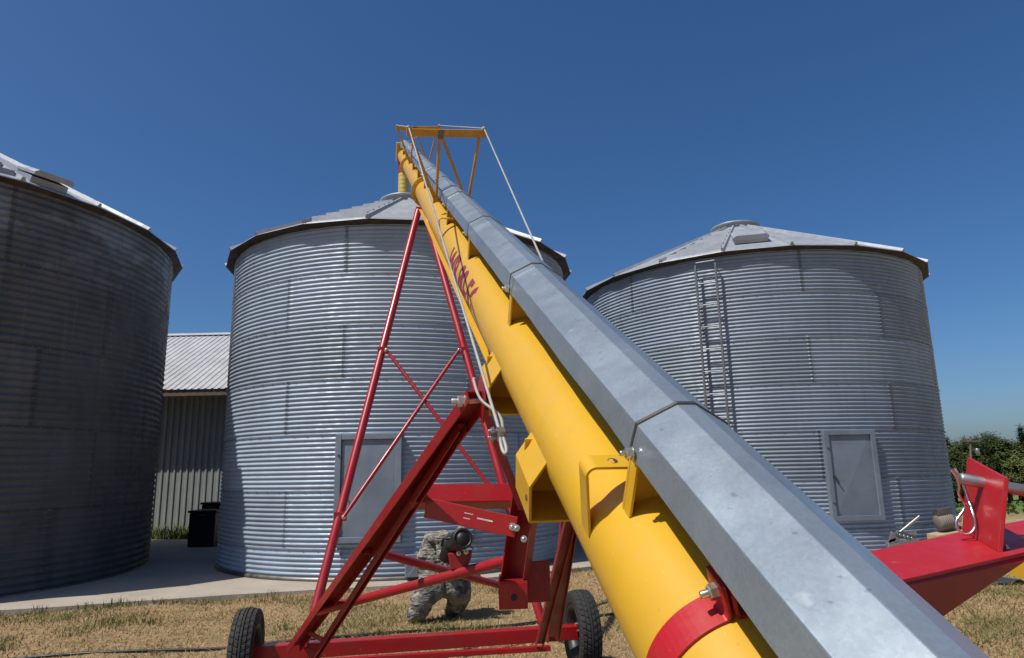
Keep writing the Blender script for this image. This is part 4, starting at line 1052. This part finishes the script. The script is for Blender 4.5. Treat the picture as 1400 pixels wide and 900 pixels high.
mb = MB(); mb.lathe([(.001, 0), (.06, 0), (.06, .02), (.045, .03), (.045, .045), (.06, .055), (.06, .075), (.001, .075)], c1_+d*.05, d, 20); mb.build('pulley', M['steel'], r)
mb = MB(); mb.box((c0_+c1_)/2+np.array([-.02, 0, .165]), d, (0, 1, 0), (0, 0, 1), .12, .08, .05); mb.build('wiring_box', M['dark_steel'], r, .01)
mb = MB(); mb.box(np.array([(c0_+c1_)[0]/2, g[1], (c0_[2]-.12+g[2])/2-.02]), d, (0, 1, 0), (0, 0, 1), .24, .16, max(.03, (c0_[2]-.13-g[2])/2)); mb.build('block', M['pale_wood'], r, .006)
g = G(1370, 797)
mb = MB(); n_ = 14; vs = []
for i in range(n_):
    for j in range(n_):
        x, y = (i/(n_-1)-.5)*.55, (j/(n_-1)-.5)*.4
        vs.append((x, y, .02+.09*abs(mnoise.noise(Vector((x*6, y*6, 3))))*max(0, 1-(abs(x)/.3)**3)))
mb.add([np.array(v_)+g for v_ in vs], [(i*n_+j, (i+1)*n_+j, (i+1)*n_+j+1, i*n_+j+1) for i in range(n_-1) for j in range(n_-1)], True)
t_ = mb.build('tarp_scrap', M['tarp']); sl = t_.modifiers.new('s', 'SOLIDIFY'); sl.thickness = .012
tag(t_, 'crumpled dark scrap of tarp lying on the dry grass', 'tarp')
g = G(806, 893)
bm = bmesh.new(); bmesh.ops.create_icosphere(bm, subdivisions=3, radius=.09)
for v in bm.verts: v.co = Vector((v.co.x*1.5, v.co.y, v.co.z*.75))*(1+.35*mnoise.noise(v.co*14))
me = bpy.data.meshes.new('stone'); bm.to_mesh(me); bm.free(); me.materials.append(M['pale_wood']); st_ = bpy.data.objects.new('stone', me); COL.objects.link(st_); st_.location = P(775, 893, 5.25)
st_.location.z = float(ground_z(st_.location.x, st_.location.y))+.03
tag(st_, 'pale stone on the ground inside the right wheel', 'stone')
# black hose
mb = MB(); hz = [(lambda p: np.array([p[0], p[1], float(terr(p[0], p[1]))+.016]))(G(x, y, .012)) for x, y in [(-30, 905), (68, 898), (180, 892), (303, 885), (380, 880), (444, 876), (560, 866), (640, 859), (701, 854), (762, 847), (849, 839), (960, 826)]]
mb.tube(smooth_path(hz, 6), .013, 8); tag(mb.build('hose', M['black']), 'thin black hose lying across the dry grass behind the wheels', 'hose')

# ------------------------------------------------------------------ grass (countless: one object per kind)
def in_bins(x, y):
    m = np.zeros(x.shape, bool)
    for (c, R, _, _) in (B1, B2, B3): m |= (x-c[0])**2+(y-c[1])**2 < (R+.05)**2
    return m
fx = np.array([p[0] for p in front]); fy = np.array([p[1] for p in front]); od = np.argsort(fx); fx, fy = fx[od], fy[od]
def scatter(n, x0, x1, y0, y1, keep):
    x = rng.uniform(x0, x1, n); y = rng.uniform(y0, y1, n)
    m = (y < np.interp(x, fx, fy)-.02) & ~in_bins(x, y) | (x > 9.2)
    x, y = x[m], y[m]; k = np.array([keep(a, b) for a, b in zip(x, y)]); m = rng.random(len(x)) < k
    return x[m], y[m]
def patch(a, b): return mnoise.noise(Vector((a*.55, b*.9, 1.3)))+.6*mnoise.noise(Vector((a*1.7, b*1.9, 7.1)))
def grass(name, n, box, keep, hmin, hmax, wid, lean, mat):
    x, y = scatter(n, *box, keep); z = terr(x, y)-.006; mcount = len(x)
    h = rng.uniform(hmin, hmax, mcount); th = rng.uniform(0, 2*PI, mcount); ln = rng.uniform(.1, lean, mcount)*h; la2 = rng.uniform(0, 2*PI, mcount)
    dx, dy = np.cos(th)*wid, np.sin(th)*wid
    a = np.stack([x-dx, y-dy, z], 1); b = np.stack([x+dx, y+dy, z], 1)
    c = np.stack([x+dx*.6+ln*.5*np.cos(la2), y+dy*.6+ln*.5*np.sin(la2), z+h*.62], 1); d = np.stack([x-dx*.6+ln*.5*np.cos(la2), y-dy*.6+ln*.5*np.sin(la2), z+h*.62], 1)
    e = np.stack([x+ln*np.cos(la2)*1.3, y+ln*np.sin(la2)*1.3, z+h], 1)
    vs = np.stack([a, b, c, d, e], 1).reshape(-1, 3); me = bpy.data.meshes.new(name)
    fs = []
    for i in range(mcount): k = i*5; fs += [(k, k+1, k+2, k+3), (k+3, k+2, k+4)]
    me.from_pydata(vs.tolist(), [], fs); me.materials.append(mat); o_ = bpy.data.objects.new(name, me); COL.objects.link(o_)
    tag(o_, kind='stuff'); return o_
o_ = grass('dry_grass', 170000, (-7, 6.5, 4.2, 11.5), lambda a, b: max(.12, .85-1.0*max(0, patch(a, b)+.05)), .012, .045, .0040, 3.0, M['straw']); tag(o_, 'short straw coloured dry grass covering the yard', 'grass')
o_ = grass('green_grass', 130000, (-7, 6.5, 4.2, 11.5), lambda a, b: min(1., .05+max(0, patch(a, b)+.08)*1.9), .022, .070, .0042, 1.5, M['green']); tag(o_, 'patches of green grass growing through the dry yard', 'grass')
o_ = grass('field_grass', 90000, (3, 14, 5, 19), lambda a, b: min(1., .5+.7*patch(a, b)), .03, .09, .006, 1.6, M['green']); tag(o_, 'mixed grass on the open ground beyond the red arm', 'grass')
# taller tufts along the slab edge and weeds by the barn wall
mb = MB()
def tuft(c, n, h, spread, w):
    for _ in range(n):
        a = random.uniform(0, 2*PI); r = random.uniform(0, spread); p = np.array(c)+np.array([math.cos(a)*r, math.sin(a)*r, 0]); t = random.uniform(0, 2*PI); hh = h*random.uniform(.5, 1); l = hh*random.uniform(.1, .7)
        d = np.array([math.cos(t), math.sin(t), 0]); s2 = np.array([-d[1], d[0], 0])*w
        mb.add([p-s2, p+s2, p+d*l*.5+s2*.7+np.array([0, 0, hh*.65]), p+d*l*.5-s2*.7+np.array([0, 0, hh*.65]), p+d*l+np.array([0, 0, hh])], [(0, 1, 2, 3), (3, 2, 4)])
for i in range(len(front)-3):
    for t in np.linspace(0, 1, 5)[:-1]:
        p = lerp(front[i], front[i+1], t+random.uniform(-.05, .05))
        if mnoise.noise(Vector((p[0]*1.3, p[1], 9))) > -.1: tuft((p[0], p[1]-.06, float(terr(p[0], p[1]-.06))), int(10+26*random.random()), random.uniform(.06, .14), .13, .004)
for _ in range(110):
    x = random.uniform(-6, 2.0); y = random.uniform(4.6, 9.2)
    if y < np.interp(x, fx, fy)-.1 and patch(x, y) > -.05: tuft((x, y, float(terr(x, y))), 34, random.uniform(.05, .11), .14, .0045)
o_ = mb.build('grass_tufts', M['green']); tag(o_, 'taller green grass tufts along the slab edge', 'grass', kind='stuff')
mb = MB()
for _ in range(150):
    x = random.uniform(-9.5, -5.5); tuft((x, 17.7-random.uniform(.05, .5), 0), 10, random.uniform(.15, .5), .1, .014)
o_ = mb.build('weeds', M['weed']); tag(o_, 'green weeds growing at the foot of the barn wall', 'weeds', kind='stuff')
# rows of low crops in the field
mb = MB()
for row in range(14):
    for k in range(70):
        x = 16+k*.42+random.uniform(-.1, .1); y = 26+row*1.1+random.uniform(-.12, .12); z = float(ground_z(x, y))
        for _ in range(5):
            a = random.uniform(0, 2*PI); r = random.uniform(.05, .25); c = np.array([x+math.cos(a)*r, y+math.sin(a)*r, z+random.uniform(.15, .5)]); s2 = random.uniform(.08, .15)
            t = nz(rng.normal(size=3)+np.array([0, 0, 1.2])); e1_ = nz(np.cross(t, (1, .3, 0))); e2_ = np.cross(t, e1_)
            mb.add([c-e1_*s2, c+e2_*s2*.6, c+e1_*s2, c-e2_*s2*.6], [(0, 1, 2, 3)])
o_ = mb.build('crop_plants', M['crop']); tag(o_, 'rows of low leafy green crops in the field', 'crop', kind='stuff')

# ------------------------------------------------------------------ tree line beyond the field
def leaf_mesh(name, mat, H, W, conif, seed, nclump, nleaf):
    r = np.random.default_rng(seed); mbx = MB()
    for _ in range(nclump):
        t = r.random()
        if conif: zz = H*(.12+.86*t); rad = W*(1-t)*.9+.15
        else: zz = H*(.22+.76*t); rad = W*math.sqrt(max(.03, 1-((t-.42)/.6)**2))
        a = r.uniform(0, 2*PI); rr = rad*math.sqrt(r.random()); c = np.array([rr*math.cos(a), rr*math.sin(a), zz]); cs_ = r.uniform(.35, .8)*(.7 if conif else 1)
        for _ in range(nleaf):
            p = c+r.normal(size=3)*cs_*.55; nrm = nz(p-np.array([0, 0, H*.45])+r.normal(size=3)*1.2+np.array([0, 0, .8])); e = nz(np.cross(nrm, r.normal(size=3))); f_ = np.cross(nrm, e); s2 = r.uniform(.09, .19)
            mbx.add([p-e*s2, p+f_*s2*.7, p+e*s2, p-f_*s2*.7], [(0, 1, 2, 3)])
    me_ob = mbx.build(name, mat); return me_ob
protos = []
for i, (mt, H, W, con, nm, lab) in enumerate([('leaf_dark', 11, 2.0, True, 'pine_tree', 'dark green pine in the distant tree line'), ('leaf_mid', 10, 3.0, False, 'broadleaf_tree', 'mid green broadleaf tree in the distant tree line'), ('leaf_olive', 9.2, 2.9, False, 'broadleaf_tree', 'olive green broadleaf tree in the distant tree line'), ('leaf_dark', 10.5, 2.8, False, 'broadleaf_tree', 'dark green broadleaf tree in the distant tree line')]):
    root = empty(nm, (0, 0, 0), lab, 'tree', 'trees of the distant tree line')
    mb = MB(); pts = [(0, 0, -.4), (.05, .03, H*.3), (-.05, .06, H*.6), (0, 0, H*.9)]; mb.tube(pts, [.22, .17, .10, .03], 8)
    if not con:
        for k in range(6):
            a = k*1.05; z0 = H*(.28+.06*k); mb.tube([(0, 0, z0), (math.cos(a)*W*.4, math.sin(a)*W*.4, z0+H*.12), (math.cos(a)*W*.7, math.sin(a)*W*.7, z0+H*.2)], [.09, .06, .02], 6)
    tr = mb.build('trunk', M['bark'], root)
    cr = leaf_mesh('crown', M[mt], H, W, con, 50+i, 210, 30); cr.parent = root
    protos.append((root, tr, cr, lab))
first = [True]*4
def place_tree(kind, x, y, s_):
    root, tr, cr, lab = protos[kind]
    if first[kind]: r, first[kind] = root, False
    else:
        r = root.copy(); COL.objects.link(r)
        for ch in (tr, cr): c = ch.copy(); COL.objects.link(c); c.parent = r
    r.location = (x, y, float(ground_z(x, y))); r.rotation_euler = (0, 0, random.uniform(0, 6.28)); r.scale = (s_, s_, s_*random.uniform(.92, 1.08))
rt = random.Random(4)
for row in range(4):
    for k in range(17):
        y = 88+row*8+rt.uniform(-2.5, 2.5); x = y*(.585+.0155*k)+rt.uniform(-1.2, 1.2)
        place_tree(rt.choice([1, 2, 1, 3, 0, 2, 3]), x, y, rt.uniform(.78, .98)*(.88+.045*row))
# utility pole in front of the trees
pb = P(1326, 655, 80); px_ = P(1326, 597, 80); zb = float(ground_z(pb[0], 80))
r = empty('utility_pole', (pb[0], 80, zb), 'thin wooden utility pole with a transformer in front of the trees', 'utility pole')
mb = MB(); mb.tube([(pb[0], 80, zb), (px_[0], 80, px_[2])], [.16, .11], 8); mb.build('pole', M['wood'], r)
mb = MB(); mb.abox(px_[0]-1.1, px_[0]+1.1, 79.8, 79.92, px_[2]-.6, px_[2]-.45); mb.build('crossarm', M['wood'], r)
for k in (-.95, 0, .95):
    mb = MB(); mb.lathe([(.05, 0), (.08, .06), (.04, .1), (.07, .16), (.001, .2)], (px_[0]+k, 79.86, px_[2]-.45), (0, 0, 1), 8); mb.build('insulator', M['dark_steel'], r)
mb = MB(); mb.lathe([(.001, 0), (.24, .02), (.24, .75), (.2, .82), (.001, .84)], (px_[0]+.4, 79.7, px_[2]-2.2), (0, 0, 1), 12); mb.build('transformer', M['steel'], r)

# ------------------------------------------------------------------ light, sky, camera
w = bpy.data.worlds.new('World'); sc.world = w; w.use_nodes = True
nt = w.node_tree; bg = nt.nodes['Background']; sky = nt.nodes.new('ShaderNodeTexSky'); sky.sky_type = 'NISHITA'; sky.sun_disc = False
ALPHA, ELEV = math.radians(55), math.radians(58)     # light travels toward azimuth ALPHA east of the view axis
sky.sun_elevation = ELEV; sky.sun_rotation = ALPHA+PI
sky.altitude = 0; sky.air_density = .9; sky.dust_density = 1.5; sky.ozone_density = 9.0
hs = nt.nodes.new('ShaderNodeHueSaturation'); hs.inputs['Saturation'].default_value = 1.13; nt.links.new(sky.outputs['Color'], hs.inputs['Color'])
nt.links.new(hs.outputs['Color'], bg.inputs['Color']); bg.inputs['Strength'].default_value = .098
L = bpy.data.lights.new('sun', 'SUN'); L.energy = 4.9; L.angle = math.radians(.53); L.color = (1, .955, .88)
so = bpy.data.objects.new('sun', L); COL.objects.link(so)
to_sun = Vector((-math.sin(ALPHA)*math.cos(ELEV), -math.cos(ALPHA)*math.cos(ELEV), math.sin(ELEV)))
so.rotation_euler = to_sun.to_track_quat('Z', 'Y').to_euler(); so.location = to_sun*60
cam = bpy.data.cameras.new('camera'); cam.sensor_fit = 'HORIZONTAL'; cam.sensor_width = 36; cam.lens = F/1400*36; cam.clip_start = .05; cam.clip_end = 5000
co = bpy.data.objects.new('camera', cam); COL.objects.link(co)
mw = Matrix.Identity(4)
for i in range(3): mw[i][0] = CM[0][i]; mw[i][1] = CM[1][i]; mw[i][2] = -CM[2][i]; mw[i][3] = CAM[i]
co.matrix_world = mw; sc.camera = co
sc.view_settings.view_transform = 'Standard'; sc.view_settings.look = 'None'; sc.view_settings.exposure = 0; sc.view_settings.gamma = 1
sc.cycles.max_bounces = 6; sc.cycles.use_adaptive_sampling = True
